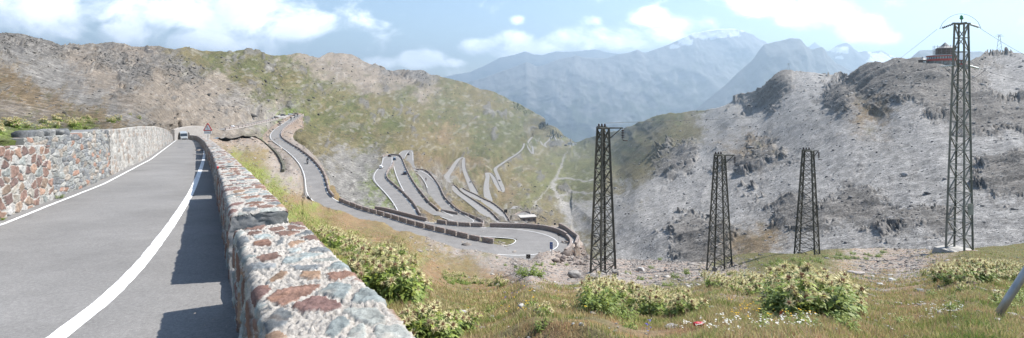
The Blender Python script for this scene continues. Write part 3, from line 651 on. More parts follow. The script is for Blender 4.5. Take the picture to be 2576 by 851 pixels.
# ------------------------------------------------------------------ masonry with real stones, for the walls that are close
def stones(a, b, cw, ch, th, soft, frac, pal, mortar, seed, relief, rough=.012, warp=.22):
    """a,b: arrays in metres on the face.  returns (height, colour)"""
    q = np.stack([a / cw, b / ch, a * 0 + seed], 1)
    wx = pnoise(q * 1.1 + 3) * warp * 1.4 + pnoise(q * 3.3 + 9) * warp * .5; wy = pnoise(q * 1.1 + 13) * warp * 1.4 + pnoise(q * 3.3 + 19) * warp * .5
    f1, f2, idn = vor2(q[:, 0] + wx, q[:, 1] + wy, seed)
    e = f2 - f1 + .05 * pnoise(q * 7); u = (idn % 997) / 997.0; sz = (idn % 131) / 131.0
    m = sstep(th, th + soft, e - (sz - .5) * th * .9) * (u < frac)
    ci = (idn * 7919 % 1009) / 1009.0; pal = np.array(pal); c = pal[(ci * len(pal)).astype(int) % len(pal)]
    p3 = np.stack([a, b, a * 0 + seed * 3.3], 1)
    veins = fbm(p3 + u[:, None] * 20, .16, 4, .6); c = c * np.clip(1 + .35 * veins, .5, 1.6)[:, None] * (.8 + .4 * ((idn % 61) / 61.0))[:, None]
    c = c + (np.array((.10, .045, .01))[None] * (np.clip(pnoise(p3 / .13 + u[:, None] * 9) - .25, 0, 1))[:, None])
    gr = fbm(p3, .05, 4, .75); mo = np.array(mortar)[None] * np.clip(1 + .22 * gr + .10 * fbm(p3, .6, 2), .45, 1.4)[:, None]
    col = c * m[:, None] + mo * (1 - m[:, None])
    tilt = ((idn % 37) / 37 - .5) * wx * .8
    h = m * (relief * (.55 + .8 * u) + relief * .5 * veins + relief * tilt) + rough * gr * (1.15 - .6 * m) + rough * fbm(p3, .012 * 2, 2) * (1 - m)
    return h, np.clip(col, .01, .9)
M_stone, _nt, _b = mat_new('stone and mortar', .92, .2)
_at = N(_nt, 'ShaderNodeAttribute', attribute_name='Col'); _g = N(_nt, 'ShaderNodeNewGeometry')
_f = ramp(_nt, noise_node(_nt, _g.outputs['Position'], 60, 5, .75), [(.3, .78), (.7, 1.22)])
_nt.links.new(mix(_nt, 'MULTIPLY', 1.0, _at.outputs['Color'], _f), _b.inputs['Base Color'])
_bp = N(_nt, 'ShaderNodeBump'); _bp.inputs['Strength'].default_value = .7; _bp.inputs['Distance'].default_value = .012
_nt.links.new(noise_node(_nt, _g.outputs['Position'], 75, 5, .75), _bp.inputs['Height']); _nt.links.new(_bp.outputs['Normal'], _b.inputs['Normal'])
PALP = [(.155,.10,.082),(.19,.115,.088),(.22,.15,.105),(.19,.21,.205),(.22,.245,.24),(.15,.16,.165),(.28,.29,.27),(.145,.09,.08)]
MORT = (.35, .325, .295)
def parapet(y0, y1, name='parapet_block', H=1.05, label=None, group=None, ds=None):
    ym = (y0 + y1) / 2; ds = ds or float(np.clip(y0 * .0026, .013, .3)); L = (y1 - y0) * 1.17
    ns = max(8, int(L / ds)); TH = .83
    prof = []  # (across, height) round the section, from road side foot to far side foot
    b = .05
    for h in np.linspace(-.25, H - b, max(4, int((H + .2) / ds))): prof.append((0, h))
    prof += [(b * .3, H - b * .3)]
    for k in np.linspace(b, TH - b, max(5, int(TH / ds))): prof.append((k, H + .015 * math.sin(k / TH * math.pi)))
    prof += [(TH - b * .3, H - b * .3)]
    for h in np.linspace(H - b, -.7, max(4, int(1.6 / ds / 2))): prof.append((TH, h))
    pr = np.array(prof); arc = np.concatenate([[0], np.cumsum(np.linalg.norm(np.diff(pr, axis=0), axis=1))]); npf = len(pr)
    yy = np.linspace(y0, y1, ns); base = np.stack([xW(yy), yy, zroad(yy)], 1); t = np.gradient(base[:, :2], axis=0); t /= np.linalg.norm(t, axis=1)[:, None]
    rt = np.stack([t[:, 1], -t[:, 0]], 1)
    nrm = np.gradient(pr, axis=0); nn = np.stack([-nrm[:, 1], nrm[:, 0]], 1); nn /= np.linalg.norm(nn, axis=1)[:, None]
    S = np.repeat(np.linspace(0, L, ns)[:, None], npf, 1).ravel() + y0 * 1.17; A = np.repeat(arc[None], ns, 0).ravel()
    top = ((pr[:, 1] > H - .08)[None] * np.ones((ns, 1))).ravel().astype(bool)
    h1, c1 = stones(S, A, .37, .27, .22, .05, .80, PALP, MORT, 5, .019, .017, .14)
    h2, c2 = stones(S, A, .42, .30, .14, .10, .85, PALP, (.34, .32, .30), 8, .03)
    h = np.where(top, h1, h2); c = np.where(top[:, None], c1, c2)
    e = np.minimum(np.repeat(np.arange(ns)[:, None], npf, 1), ns - 1 - np.repeat(np.arange(ns)[:, None], npf, 1)).ravel() * (L / ns)
    ac = np.repeat(pr[None, :, 0], ns, 0).ravel() + h * np.repeat(nn[None, :, 0], ns, 0).ravel()
    hh = np.repeat(pr[None, :, 1], ns, 0).ravel() + h * np.repeat(nn[None, :, 1], ns, 0).ravel() - .03 * (1 - sstep(0, .07, e)) * top
    bs = np.repeat(base[:, None, :], npf, 1).reshape(-1, 3); rr = np.repeat(rt[:, None, :], npf, 1).reshape(-1, 2)
    v = bs.copy(); v[:, :2] += rr * ac[:, None]; v[:, 2] += hh + .03 * pnoise(np.stack([S / 1.3, S * 0, S * 0], 1)) * top
    f = grid_faces(ns, npf)
    # cast ends
    vs = [v]; cs_ = [c]; fs = [f]; off = len(v)
    for end, flip in ((0, True), (ns - 1, False)):
        ring = v.reshape(ns, npf, 3)[end]; kk = 12; lt = ring[:1]; 
        inner = []
        nl = sum(1 for p in prof if p[0] == 0); 
        i0 = np.linspace(0, npf // 2, 40).astype(int); i1 = npf - 1 - i0
        ga = ring[i0][:, None, :] * (1 - np.linspace(0, 1, 24)[None, :, None]) + ring[i1][:, None, :] * np.linspace(0, 1, 24)[None, :, None]
        g = ga.reshape(-1, 3); r = fbm(g * 1.0, .12, 4, .7)
        g = g + np.concatenate([t[end] * (1 if not flip else -1), [0]])[None] * (.014 * r)[:, None]
        cc = np.array((.235, .232, .228))[None] * np.clip(1 + .3 * r + .25 * fbm(g + 7, .4, 2), .4, 1.5)[:, None]
        ff = grid_faces(40, 24); fs.append((ff[:, ::-1] if flip else ff) + off); vs.append(g); cs_.append(cc); off += len(g)
    o = mesh_obj(name, np.concatenate(vs), np.concatenate(fs), M_stone, None, np.concatenate(cs_))
    return tag(o, label, 'parapet', group)
parapet(2.2, 6.9, label='nearest stone and mortar parapet block, its broad top set with rust red and grey stones', group='parapet blocks along the near road')
parapet(8.1, 17.7, label='parapet block with a bare concrete end face, second from the camera beside the road', group='parapet blocks along the near road')
parapet(18.7, 29.3, label='parapet block carrying a small red reflector on its near corner', group='parapet blocks along the near road')
_bl = [(30.4,39.7),(40.8,49.7),(50.8,58.9),(60.2,74.5),(76,85.3),(86.5,94.6),(96,105.6),(106.8,116),(117.2,127),(128,137.6),(138.4,147)]
for i, (a, b) in enumerate(_bl):
    parapet(a, b, label='stone parapet block farther along the near road, in the run beyond the red reflector', group='parapet blocks along the near road')
_o = parapet(2.25, 140, 'parapet_footing', .22, 'low stone footing showing in the gaps between the near parapet blocks', ds=.16); _o['category'] = 'footing'

# ------------------------------------------------------------------ the retaining wall left of the road, in its three stretches
PALR = [(.175,.115,.095),(.205,.135,.11),(.15,.105,.095),(.235,.175,.135),(.30,.20,.15),(.27,.265,.25),(.31,.30,.285),(.20,.21,.20),(.25,.23,.20)]
PALG = [(.20,.205,.205),(.235,.235,.225),(.165,.17,.175),(.27,.265,.245),(.24,.21,.18),(.215,.22,.21),(.27,.17,.13),(.14,.145,.15)]
PALW = [(.34,.325,.30),(.30,.285,.265),(.26,.25,.235),(.36,.34,.31),(.28,.235,.20)]
def left_wall(y0, y1, topz, back, pal, mortar, cw, ch, th, frac, relief, name, label, seed, pal2=None, depth=.6):
    yy = [y0]
    while yy[-1] < y1: yy.append(yy[-1] + max(.018, yy[-1] * .0016))
    yy = np.array(yy); x0 = np.array([float(xL(y)) for y in yy]) - .42 - back; zb = zroad(yy) - .15; zt = np.interp(yy, *zip(*topz))
    nh = max(20, int(2.3 / max(.018, y0 * .0015))); k = np.linspace(0, 1, nh); ns = len(yy)
    S = np.concatenate([[0], np.cumsum(np.hypot(np.diff(x0), np.diff(yy)))]) + y0 * 1.15
    t = np.gradient(np.stack([x0, yy], 1), axis=0); t /= np.linalg.norm(t, axis=1)[:, None]; nr = np.stack([t[:, 1], -t[:, 0]], 1)
    Z = zb[:, None] + (zt - zb)[:, None] * k[None]; a = np.repeat(S[:, None], nh, 1).ravel(); b = (Z - zroad(yy)[:, None]).ravel()
    h, c = stones(a, b, cw, ch, th, .05, frac, pal, mortar, seed, relief, .012, .13)
    if pal2 is not None:
        h3, c3_ = stones(a, b, cw, ch, th * .8, .05, frac, pal2, mortar, seed, relief, .012, .13); m = sstep(-.35, .35, pnoise(np.stack([a / 3.2, b / 1.6, a * 0 + 4], 1)) + (a - a.min()) / (np.ptp(a)) * 1.4 - .7)
        c = c * (1 - m[:, None]) + c3_ * m[:, None]
    damp = 1 - .12 * sstep(-.2, .5, fbm(np.stack([a, b * .4, a * 0], 1), 1.8, 3)); c = c * damp[:, None]
    kk = np.repeat(k[None], ns, 0).ravel(); bt = .10 * kk   # the face leans back a little
    v = np.stack([np.repeat(x0[:, None], nh, 1).ravel(), np.repeat(yy[:, None], nh, 1).ravel(), Z.ravel()], 1); nn = np.repeat(nr[:, None, :], nh, 1).reshape(-1, 2)
    v[:, :2] += nn * (h - bt)[:, None]; top_r = .05 * pnoise(np.stack([a / .35, a * 0 + seed, a * 0], 1)) + .03 * pnoise(np.stack([a / .12, a * 0 + seed, a * 0], 1)); v[:, 2] += top_r * sstep(.8, 1, kk)
    g = v.reshape(ns, nh, 3); cg = c.reshape(ns, nh, 3); ext = []; ec = []
    for d in np.linspace(.04, depth, 8):
        e = g[:, -1].copy(); e[:, :2] -= nr * d; e[:, 2] += .02 * pnoise(np.stack([S / .3, S * 0 + d * 4, S * 0 + seed], 1)); ext.append(e); ec.append(cg[:, -1] * (1 + .2 * pnoise(np.stack([S / .3, S * 0 + d * 4, S * 0 + 5], 1)))[:, None])
    e = ext[-1].copy(); e[:, 2] -= 1.2; ext.append(e); ec.append(ec[-1])
    G = np.concatenate([g, np.stack(ext, 1)], 1); CG = np.concatenate([cg, np.stack(ec, 1)], 1); n2 = G.shape[1]
    v = G.reshape(-1, 3); f = grid_faces(ns, n2)
    r0 = [i for i in range(n2)]; r1 = [(ns - 1) * n2 + i for i in range(n2)]
    m = mesh_obj(name, v, f, M_stone, None, CG.reshape(-1, 3))
    # close both ends
    vv = []; ff = []
    for end, flip in ((0, 1), (ns - 1, 0)):
        pts = G[end]; c0 = len(vv); m1 = nh
        A = pts[:nh]; d = np.concatenate([-nr[end] * depth, [0]])
        for i in range(nh): vv += [A[i], A[i] + d]
        for i in range(nh - 1): q = (c0 + 2 * i, c0 + 2 * i + 1, c0 + 2 * i + 3, c0 + 2 * i + 2); ff.append(q if flip else q[::-1])
    e = mesh_obj('wall_end', np.array(vv), ff, M_stone, m, np.tile(np.array(pal[3]) * .9, (len(vv), 1)))
    return tag(m, label, 'retaining wall')
left_wall(5.0, 17.6, [(0,-1.0),(10,-1.25),(13.5,-1.45),(17.6,-1.86)], 0, PALR, (.34,.325,.30), .50, .27, .10, .97, .03, 'retaining_wall', 'lower reddish stone retaining wall with pale mortar joints beside the near road', 3)
left_wall(16.0, 27.5, [(16,-1.46),(21.5,-1.80),(24,-1.80),(27.5,-2.08)], .28, PALG, (.30,.29,.275), .62, .20, .05, 1.0, .05, 'retaining_wall', 'rough grey rubble retaining wall with jutting dark cap stones', 6, None, .8)
left_wall(27.5, 112, [(27.5,-2.08),(40,-2.75),(58,-3.98),(80,-5.9),(95,-7.45),(112,-9.6)], .2, PALW, (.35,.335,.31), .70, .27, .09, .9, .03, 'retaining_wall', 'pale mortared retaining wall running up to the far bend', 9, PALG)
# dark cap stones on the rubble stretch
M_rock = ground_mat('rock', (6, 1.4), (.3, .25), .8, 12, bdist=.04)
def rock_mesh(name, size, seed, col, n=3, flat=.6, mat=None):
    import bmesh
    bm = bmesh.new(); bmesh.ops.create_icosphere(bm, subdivisions=n, radius=1.0); v = np.array([x.co[:] for x in bm.verts]); f = [[q.index for q in p.verts] for p in bm.faces]; bm.free()
    r = np.random.default_rng(seed); d = np.full(len(v), 9.0)
    for q_ in range(13):
        nn = r.normal(size=3) if q_ > 5 else np.array([(1, .1, .05), (-1, .15, 0), (.1, 1, .1), (0, -1, .2), (.1, 0, 1), (0, .3, 1)])[q_] + r.normal(0, .12, 3); nn /= np.linalg.norm(nn); k = v @ nn; d = np.minimum(d, np.where(k > .02, r.uniform(.5, .8) / np.maximum(k, .02), 9))
    v = v * np.minimum(d, 1.2)[:, None]; v *= (1 + .16 * (.4 - np.abs(pnoise(v * 2.3 + seed))) + .07 * pnoise(v * 5 + seed) + .05 * pnoise(v * 11 + seed))[:, None]
    v = v * np.array(size) * np.array([1, 1, flat])
    c = np.array(col)[None] * np.clip(1 + .25 * pnoise(v / np.mean(size) * 2 + seed) + .15 * pnoise(v / np.mean(size) * 7), .5, 1.5)[:, None]
    return mesh_obj(name, v, np.array(f), mat or M_rock, None, c)
for i, y in enumerate((16.25, 16.85, 17.5, 18.1, 18.8, 19.5, 20.2)):
    o = rock_mesh('cap_stone', (.30, .25, .30), 40 + i, (.115, .12, .125) if i in (0, 1, 6) else (.21, .21, .205), 3, .75); o.location = (float(xL(y)) - 1.0, y, float(np.interp(y, (16, 21.5), (-1.46, -1.80))) + .1); o.rotation_euler = (0, .1 * (i % 3 - 1), .55)
    tag(o, 'rough cap stone lying along the top of the grey rubble wall', 'stone', 'cap stones on the rubble wall')

# ------------------------------------------------------------------ parapets of the lower roads
M_block = masonry('red stone masonry', [(.20,.13,.11),(.26,.19,.165),(.30,.25,.22),(.17,.15,.14),(.33,.29,.26)], (.36,.335,.31), 3.6)
M_pale = masonry('pale stone masonry', [(.30,.28,.255),(.36,.335,.31),(.27,.235,.21),(.33,.30,.28)], (.40,.38,.355), 2.2)
def block_mesh(name, L, H=1.0, W=.55):
    n = 14; m = 6; v = []
    pr = [(-W / 2, -1.2), (-W / 2, H * .45), (-W / 2 + .01, H - .09), (-W / 2 + .09, H), (0, H + .03), (W / 2 - .09, H), (W / 2 - .01, H - .09), (W / 2, H * .45), (W / 2, -1.2)]
    for i in range(n):
        x = (i / (n - 1) - .5) * L; s = .93 if i in (0, n - 1) else 1
        for a, b in pr: v.append((x, a * s, b - (.05 if i in (0, n - 1) and b > .5 else 0)))
    v = np.array(v); v += .022 * np.stack([pnoise(v * 2.3), pnoise(v * 2.3 + 9), pnoise(v * 2.3 + 19)], 1); k = len(pr)
    fs = [tuple(q) for q in grid_faces(n, k)] + [tuple(range(k)), tuple(range((n - 1) * k + k - 1, (n - 1) * k - 1, -1))]
    return mesh_obj(name, v, [f[::-1] for f in fs], M_block)
_protos = {}
NBLK = [0]; BC = {}
def near_idx(w, U, V):
    u = 1288 + w[:, 0] / w[:, 1] * F; v = VH - w[:, 2] / w[:, 1] * F; return int(np.argmin((u - U) ** 2 + (v - V) ** 2))
def side_path(rn, side, i0, i1, out=.32):
    w, wd, _ = ROADS[rn]; t, l = tangent(w); q = w.copy(); q[:, :2] += l * side * ((np.asarray(wd) / 2 + out) * np.ones(len(w)))[:, None]; return q[i0:i1 + 1]
    w, wd, _ = ROADS[rn]; t, l = tangent(w); q = w.copy(); q[:, :2] += l * side * (wd / 2 + out); return q[i0:i1 + 1]
def blocks_along(q, L, gap, label, group, H=1.0, sc=1.0):
    d = np.concatenate([[0], np.cumsum(np.linalg.norm(np.diff(q[:, :2], axis=0), axis=1))]); s = gap * .5
    if L not in _protos: _protos[L] = block_mesh('parapet_block', L, H); COL.objects.unlink(_protos[L])
    while s + L < d[-1] + .2:
        a = np.array([np.interp(s, d, q[:, k]) for k in range(3)]); b = np.array([np.interp(s + L, d, q[:, k]) for k in range(3)])
        o = _protos[L].copy(); COL.objects.link(o); o.location = (a + b) / 2; o.rotation_euler = (0, -math.atan2(b[2] - a[2], math.hypot(b[0] - a[0], b[1] - a[1])), math.atan2(b[1] - a[1], b[0] - a[0]))
        o.scale = (1 + rng.uniform(-.04, .04), sc, sc * (1 + rng.uniform(-.06, .06))); tag(o, label, 'parapet', group); NBLK[0] += 1; BC[group] = BC.get(group, 0) + 1; s += L + gap
def wall_along(q, H, foot, W, label, mat, name='guard_wall', cat='wall', out=1):
    """a continuous wall; foot: how far it goes below the road"""
    t, l = tangent(q); n = len(q); foot = np.full(n, foot) if np.isscalar(foot) else np.interp(np.linspace(0, 1, n), np.linspace(0, 1, len(foot)), foot)
    H = np.full(n, H) if np.isscalar(H) else np.interp(np.linspace(0, 1, n), np.linspace(0, 1, len(H)), H)
    rows = []
    for a, z in ((-W / 2, -foot), (-W / 2, H - .08), (-W / 2 + .08, H), (W / 2 - .08, H), (W / 2, H - .08), (W / 2, -foot)):
        r = q.copy(); r[:, :2] += l * a; r[:, 2] += z; rows.append(r)
    v = np.stack(rows, 1).reshape(-1, 3); v += .02 * pnoise(v * 1.7)[:, None]
    fs = [tuple(f) for f in grid_faces(n, 6)] + [tuple(range(6)), tuple(range((n - 1) * 6 + 5, (n - 1) * 6 - 1, -1))]
    return tag(mesh_obj(name, v, fs, mat), label, cat)
def iv(rn, a, b):
    w = ROADS[rn][0]; return sorted((near_idx(w, *a), near_idx(w, *b)))
def C4(a, b): return (858.7 + a * .3941, 335.4 + b * .3941)
wA = ROADS['A'][0]; half = int(np.argmax(wA[:, 0]))
iA0 = 0; iA1 = near_idx(wA[:half], 830, 503); iA2 = near_idx(wA[:half], *C4(935, 740))
blocks_along(side_path('A', 1, iA0, iA1), 6.5, 1.1, 'stone parapet block on the long bend below the car park', 'parapet blocks on the bend below the car park', sc=1.0)
blocks_along(side_path('A', 1, iA1, iA2, .2), 2.75, .45, 'short stone parapet block dividing the two lanes of the large hairpin', 'parapet blocks between the hairpin lanes', sc=1.12)
ih0 = near_idx(wA, *C4(1335, 742)); ih0 = near_idx(wA, *C4(1290, 690)); 
j1 = half + near_idx(wA[half:], *C4(912, 630)); j2 = half + near_idx(wA[half:], *C4(490, 588)); j3 = len(wA) - 1
wall_along(side_path('A', -1, ih0 + 3, j1, .4), 1.15, (8, 6, 3.5, 3.5, 3.5, 3.5), .6, 'long curved stone wall around the outside of the large hairpin', M_block)
blocks_along(side_path('A', -1, j1 + 2, j2, .4), 3.2, .5, 'stone parapet block on the far edge of the large hairpin, left of its long wall', 'parapet blocks on the far edge of the hairpin', sc=1.1)
wall_along(side_path('A', -1, j2 + 1, j3, .4), 1.05, 3.0, .6, 'curved stone wall at the left tip of the large hairpin', M_block)
wall_along(side_path('A', -1, near_idx(wA, 1347, 628), ih0 + 4, .4), .85, (3, 8.0), .6, 'short stone wall beside the blue sign at the hairpin', M_block)
q = side_path('A2', 1, 0, len(ROADS['A2'][0]) - 1, .3); wall_along(q, 1.15, 7.0, .6, 'stone wall on the lower hairpin with a parked car inside it', M_block)
for rn, side, a, b, lab, grp in (
    ('B', -1, C4(432, 535), C4(300, 180), 'stone parapet block on the road up to the dark hairpin car', 'parapet blocks on the steep left road'),
    ('D', 1, C4(600, 290), C4(1040, 600), 'stone parapet block along the straight traverse in the middle of the slope', 'parapet blocks on the middle traverse'),
    ('E', 1, C4(750, 358), C4(1100, 600), 'stone parapet block along the lowest straight traverse above the valley', 'parapet blocks on the lowest traverse'),
    ('Fr', 1, C4(785, 165), C4(850, 382), 'stone parapet block on the pair of hairpin legs in mid slope', 'parapet blocks on the mid slope hairpin')):
    i, j = iv(rn, a, b); blocks_along(side_path(rn, side, i, j), 9.0, 1.3, lab, grp)
wB = ROADS['B'][0]; ib0 = near_idx(wB, *C4(292, 150)); ib1 = near_idx(wB, *C4(735, 573)); ib2 = near_idx(wB, *C4(846, 572)); ib3 = near_idx(wB, *C4(470, 232))
blocks_along(side_path('B', 1, ib0, ib1), 7.0, 1.2, 'stone parapet block beside the lane where the blue car drives', 'parapet blocks on the long left lane')
wall_along(side_path('B', -1, ib1 + 3, ib2, .35), 1.0, 2.5, .55, 'stone wall curving around the hairpin just above the large one', M_block)
blocks_along(side_path('B', -1, ib2 + 1, ib3), 7.0, 1.2, 'stone parapet block along the patched lane where a cyclist rides', 'parapet blocks on the patched lane')
i, j = iv('G', C4(945, 252), C4(1012, 368)); wall_along(side_path('G', 1, i, j), 1.1, 3, .6, 'stone wall down the narrow hairpin leg in the valley', M_pale)
i, j = iv('K', C4(1120, 518), C4(1185, 550)); wall_along(side_path('K', 1, i, j), 1.1, 3, .6, 'stone wall of the hidden bend beside the stone hut', M_block)
# high retaining wall under the far road to the car park, notched top
tq, lq = tangent(FARROAD); q = FARROAD.copy(); q[:, :2] -= lq * 3.6
wall_along(q, .15, (7.5, 6.5, 5.5, 4.5, 3.0, 1.6), .8, 'tall pale retaining wall carrying the road across the bowl to the car park', M_pale, 'retaining_wall', 'retaining wall')
blocks_along(np.array([p + np.array((0, 0, .1)) for p in q]), 8.0, 1.8, 'pale notched parapet block on top of the tall retaining wall', 'parapet blocks on the tall retaining wall')
# pale wall behind the bend, above the van
bw = smooth_path([P(434, 336, 116), P(455, 334, 132), P(480, 331.5, 146), P(505, 330, 160), P(525, 329, 170)], 2.0, 2); wall_along(bw, np.array([.9, 1.4, 1.7, 1.2]) , 4.5, .8, 'pale rear retaining wall above the bend where the van drives', M_pale, 'retaining_wall', 'retaining wall')
# car park
pk = [(640,295),(668,283),(700,281.5),(735,284),(757,288),(735,294),(690,299),(655,302)]

print('BLOCKS', NBLK, BC)
# ------------------------------------------------------------------ lattice masts
M_steel = plain('weathered steel', (.085, .083, .070), .75, .0, .35, 3.0, .35, .3)
M_steel_l = plain('galvanised steel', (.17, .175, .155), .6, .0, .3, 3.0, .4, .2)
M_galv = plain('grey galvanised tube', (.36, .37, .385), .42, .6, .12, 5.0, .5)
M_ceram = plain('brown porcelain', (.045, .025, .02), .25, 0, .2, 20, .6)
M_glass_i = plain('pale glass insulators', (.55, .60, .58), .2, 0, .1, 20, .6)
M_wire = plain('wire', (.06, .06, .06), .6, .3)
M_concrete = plain('concrete', (.34, .325, .30), .9, 0, .22, 2.5, .2, .5)
M_green_g = plain('green glass', (.03, .25, .12), .2)
def insulator(mb, top, n=5, r=.085, pitch=.10, direc=(0, 0, -1)):
    d = Vector(direc).normalized(); t = Vector(top); mb.bar(t, t + d * (pitch * (n + 2)), .02)
    up = Vector((0, 0, 1)) if abs(d.z) < .9 else Vector((1, 0, 0)); x = d.cross(up).normalized(); y = x.cross(d)
    for i in range(n):
        c = t + d * (pitch * (i + 1)); vs = []; k = 10
        for rr, o in ((.03, -.035), (r, .015), (r * .8, .03), (.02, .04)):
            for j in range(k): a = 2 * math.pi * j / k; vs.append(c + d * o + x * (rr * math.cos(a)) + y * (rr * math.sin(a)))
        fs = [tuple(range(k))] + [(q * k + j, q * k + (j + 1) % k, (q + 1) * k + (j + 1) % k, (q + 1) * k + j) for q in range(3) for j in range(k)]; mb.add(vs, fs)
    return t + d * (pitch * (n + 2))
def lattice(root, H, wb, wt, n, mat, leg_w, br_w, rails=True, double=True, flare=None):
    cor = [(-1, -1), (1, -1), (1, 1), (-1, 1)]
    hw = lambda z: wb / 2 + (wt / 2 - wb / 2) * (z / H)
    zs = [H * (1 - (1 - i / n) ** 1.0) for i in range(n + 1)]
    for a, b in cor:
        m = MB(); m.bar((a * hw(-.4), b * hw(-.4), -.4), (a * hw(H), b * hw(H), H), leg_w, leg_w * .35)
        m.bar((a * (hw(-.4) - leg_w * .35), b * hw(-.4), -.4), (a * (hw(H) - leg_w * .35), b * hw(H), H), leg_w * .35, leg_w)
        m.build('leg', mat, root)
    br = MB()
    for i in range(n):
        z0, z1 = zs[i], zs[i + 1]; a0, a1 = hw(z0), hw(z1)
        for s in range(4):
            p, q = cor[s], cor[(s + 1) % 4]
            A0 = (p[0] * a0, p[1] * a0, z0); A1 = (p[0] * a1, p[1] * a1, z1); B0 = (q[0] * a0, q[1] * a0, z0); B1 = (q[0] * a1, q[1] * a1, z1)
            if double: br.bar(A0, B1, br_w, br_w * .4); br.bar(B0, A1, br_w, br_w * .4)
            else: br.bar(*((A0, B1) if (i + s) % 2 else (B0, A1)), br_w, br_w * .5)
            if rails or i == 0: br.bar(A1, B1, br_w, br_w * .6)
    br.build('bracing', mat, root)
    return hw
def small_mast(U, V, y, H, wb, wt, rz, label, lean=0.0, n=9, arm=1.0):
    p = near_at(U, V); k = y / p[1]; p = p if abs(k - 1) < .25 else P(U, V, y); base = P(U, V, p[1]); s = p[1] / y; H *= s; wb *= s; wt *= s; arm *= s
    t = thing('lattice_mast', base - np.array((0, 0, .1)), label, 'mast', 'short lattice masts of the old power line', rz); t.rotation_euler = (0, lean, rz)
    hw = lattice(t, H, wb, wt, n, M_steel, .12, .062)
    R = Matrix.Rotation(-rz, 3, 'Z')
    m = MB(); ax = R @ Vector((1, 0, 0)); ay = R @ Vector((0, 1, 0)); e = H + .04
    m.box((0, 0, e), (wt * 1.15, wt * 1.15, .09))
    tip = ax * (arm + .05); m.bar(ay * (wt * .45) + Vector((0, 0, e)), tip + Vector((0, 0, e)), .07); m.bar(-ay * (wt * .45) + Vector((0, 0, e)), tip + Vector((0, 0, e)), .07)
    m.bar(ax * (wt * .5) + Vector((0, 0, e - .75 * s)), tip * .92 + Vector((0, 0, e - .03)), .05)
    m.bar(-ax * (wt * .75) + Vector((0, 0, e + .1)), ax * (wt * .5) + Vector((0, 0, e + .06)), .05); m.build('crossarm', M_steel, t)
    m = MB(); q = insulator(m, tip + Vector((0, 0, e - .05)), 5, .11 * s, .10 * s); m.bar(q, q + ax * .3 + Vector((0, 0, -.02)), .05); m.build('insulator', M_ceram, t, True)
    for j, o in enumerate((-.45, -.1, .25)):
        m = MB(); m.lathe([(.02, 0), (.06, .03), (.075, .09), (.05, .12), (.06, .17), (.03, .22)], 10, tuple(ax * (o * wt) + ay * (.2 * wt) + Vector((0, 0, e + .05)))); m.build('pin_insulator', M_ceram, t, True)
    m = MB()
    for j, (a, b) in enumerate(((-1, -1), (1, -1), (1, 1), (-1, 1))): m.box((a * wb / 2, b * wb / 2, -.25), (.42, .42, .55), .2 * j, .8)
    m.build('footing', M_concrete, t)
    return t, base + np.array((0, 0, H)), s
T1, top1, s1 = small_mast(1517, 688, 31, 8.86, 1.12, .52, .42, 'tallest of the three dark masts, standing in rubble nearest the hairpin', 0, 11, 1.15)
T2, top2, s2 = small_mast(1810, 681, 39, 8.85, 1.38, .58, .78, 'dark lattice mast among thistles, the middle one of the three short masts', .005, 11, 1.1)
T3, top3, s3 = small_mast(2030, 640, 45, 9.15, 1.60, .70, .80, 'leaning dark lattice mast with plates at mid height, on the grassy mound', .035, 11, .9)
m = MB(); m.box((-.1, -.75, 4.1), (1.0, .03, .5), .3); m.box((.25, -.7, 3.7), (.5, .03, .3), .2); m.build('plate', M_steel, T3)
# the tall pylon
pb = near_at(2413, 632); pb = P(2413, 634, float(np.clip(pb[1], 28, 42))); k4 = pb[1] / 34.0; H4 = 14.95 * k4
T4 = thing('lattice_pylon', pb, 'tall grey lattice pylon on a concrete base with glass insulator strings', 'pylon', None, .42); T4.rotation_euler = (0, .018, .42)
hw4 = lattice(T4, H4, 1.02 * k4, .52 * k4, 16, M_steel_l, .12, .068, True, False)
R = Matrix.Rotation(-.42, 3, 'Z'); ax = R @ Vector((1, 0, 0)); ay = R @ Vector((0, 1, 0))
m = MB(); m.bar(-ax * .62 + Vector((0, 0, H4 + .04)), ax * .62 + Vector((0, 0, H4 + .04)), .13, .1); m.bar(-ay * .4 + Vector((0, 0, H4 + .04)), ay * .4 + Vector((0, 0, H4 + .04)), .1); m.build('crossarm', M_steel_l, T4)
m = MB(); m.bar((0, 0, H4), (0, 0, H4 + .38), .05); m.build('mast_pin', M_steel_l, T4)
m = MB(); m.lathe([(.03, 0), (.10, .05), (.12, .12), (.07, .2), (.10, .25), (.03, .34)], 12, (0, 0, H4 + .3)); m.build('top_insulator', M_green_g, T4, True)
ends = []
for sgn, zz, dr in ((-1, H4, (-1, .2, -.42)), (1, H4, (1, .1, -.26)), (-1, H4 - 3.0, (-1, .3, -.12)), (1, H4 - 3.0, (1, .1, -.22))):
    m = MB(); st = ax * (sgn * .55) + Vector((0, 0, zz)); dd = R @ Vector(dr); q = insulator(m, st, 6, .085, .12, dd); m.build('insulator', M_ceram if zz == H4 and sgn < 0 else M_glass_i, T4, True); ends.append(q)
m = MB(); m.box((.05, -.62, 2.9), (.72, .03, .75), 0); m.box((-.1, -.64, 3.25), (.5, .03, .25), 0); m.build('plate', plain('grey plate', (.17, .18, .16), .7), T4)
loop = []
for i in range(15):
    f = i / 14; a = ends[0].lerp(ends[1], f); loop.append(a + Vector((0, 0, 1.05 * math.sin(math.pi * f) ** .6)))
m = MB(); m.tube(loop, .013, 5); m.build('jumper_wire', M_wire, T4)
m = MB(); loop = [ends[2].lerp(ends[3], i / 10) + Vector((0, 0, -.9 * math.sin(math.pi * i / 10))) - ay * .5 for i in range(11)]; m.tube(loop, .012, 5); m.build('jumper_wire', M_wire, T4)
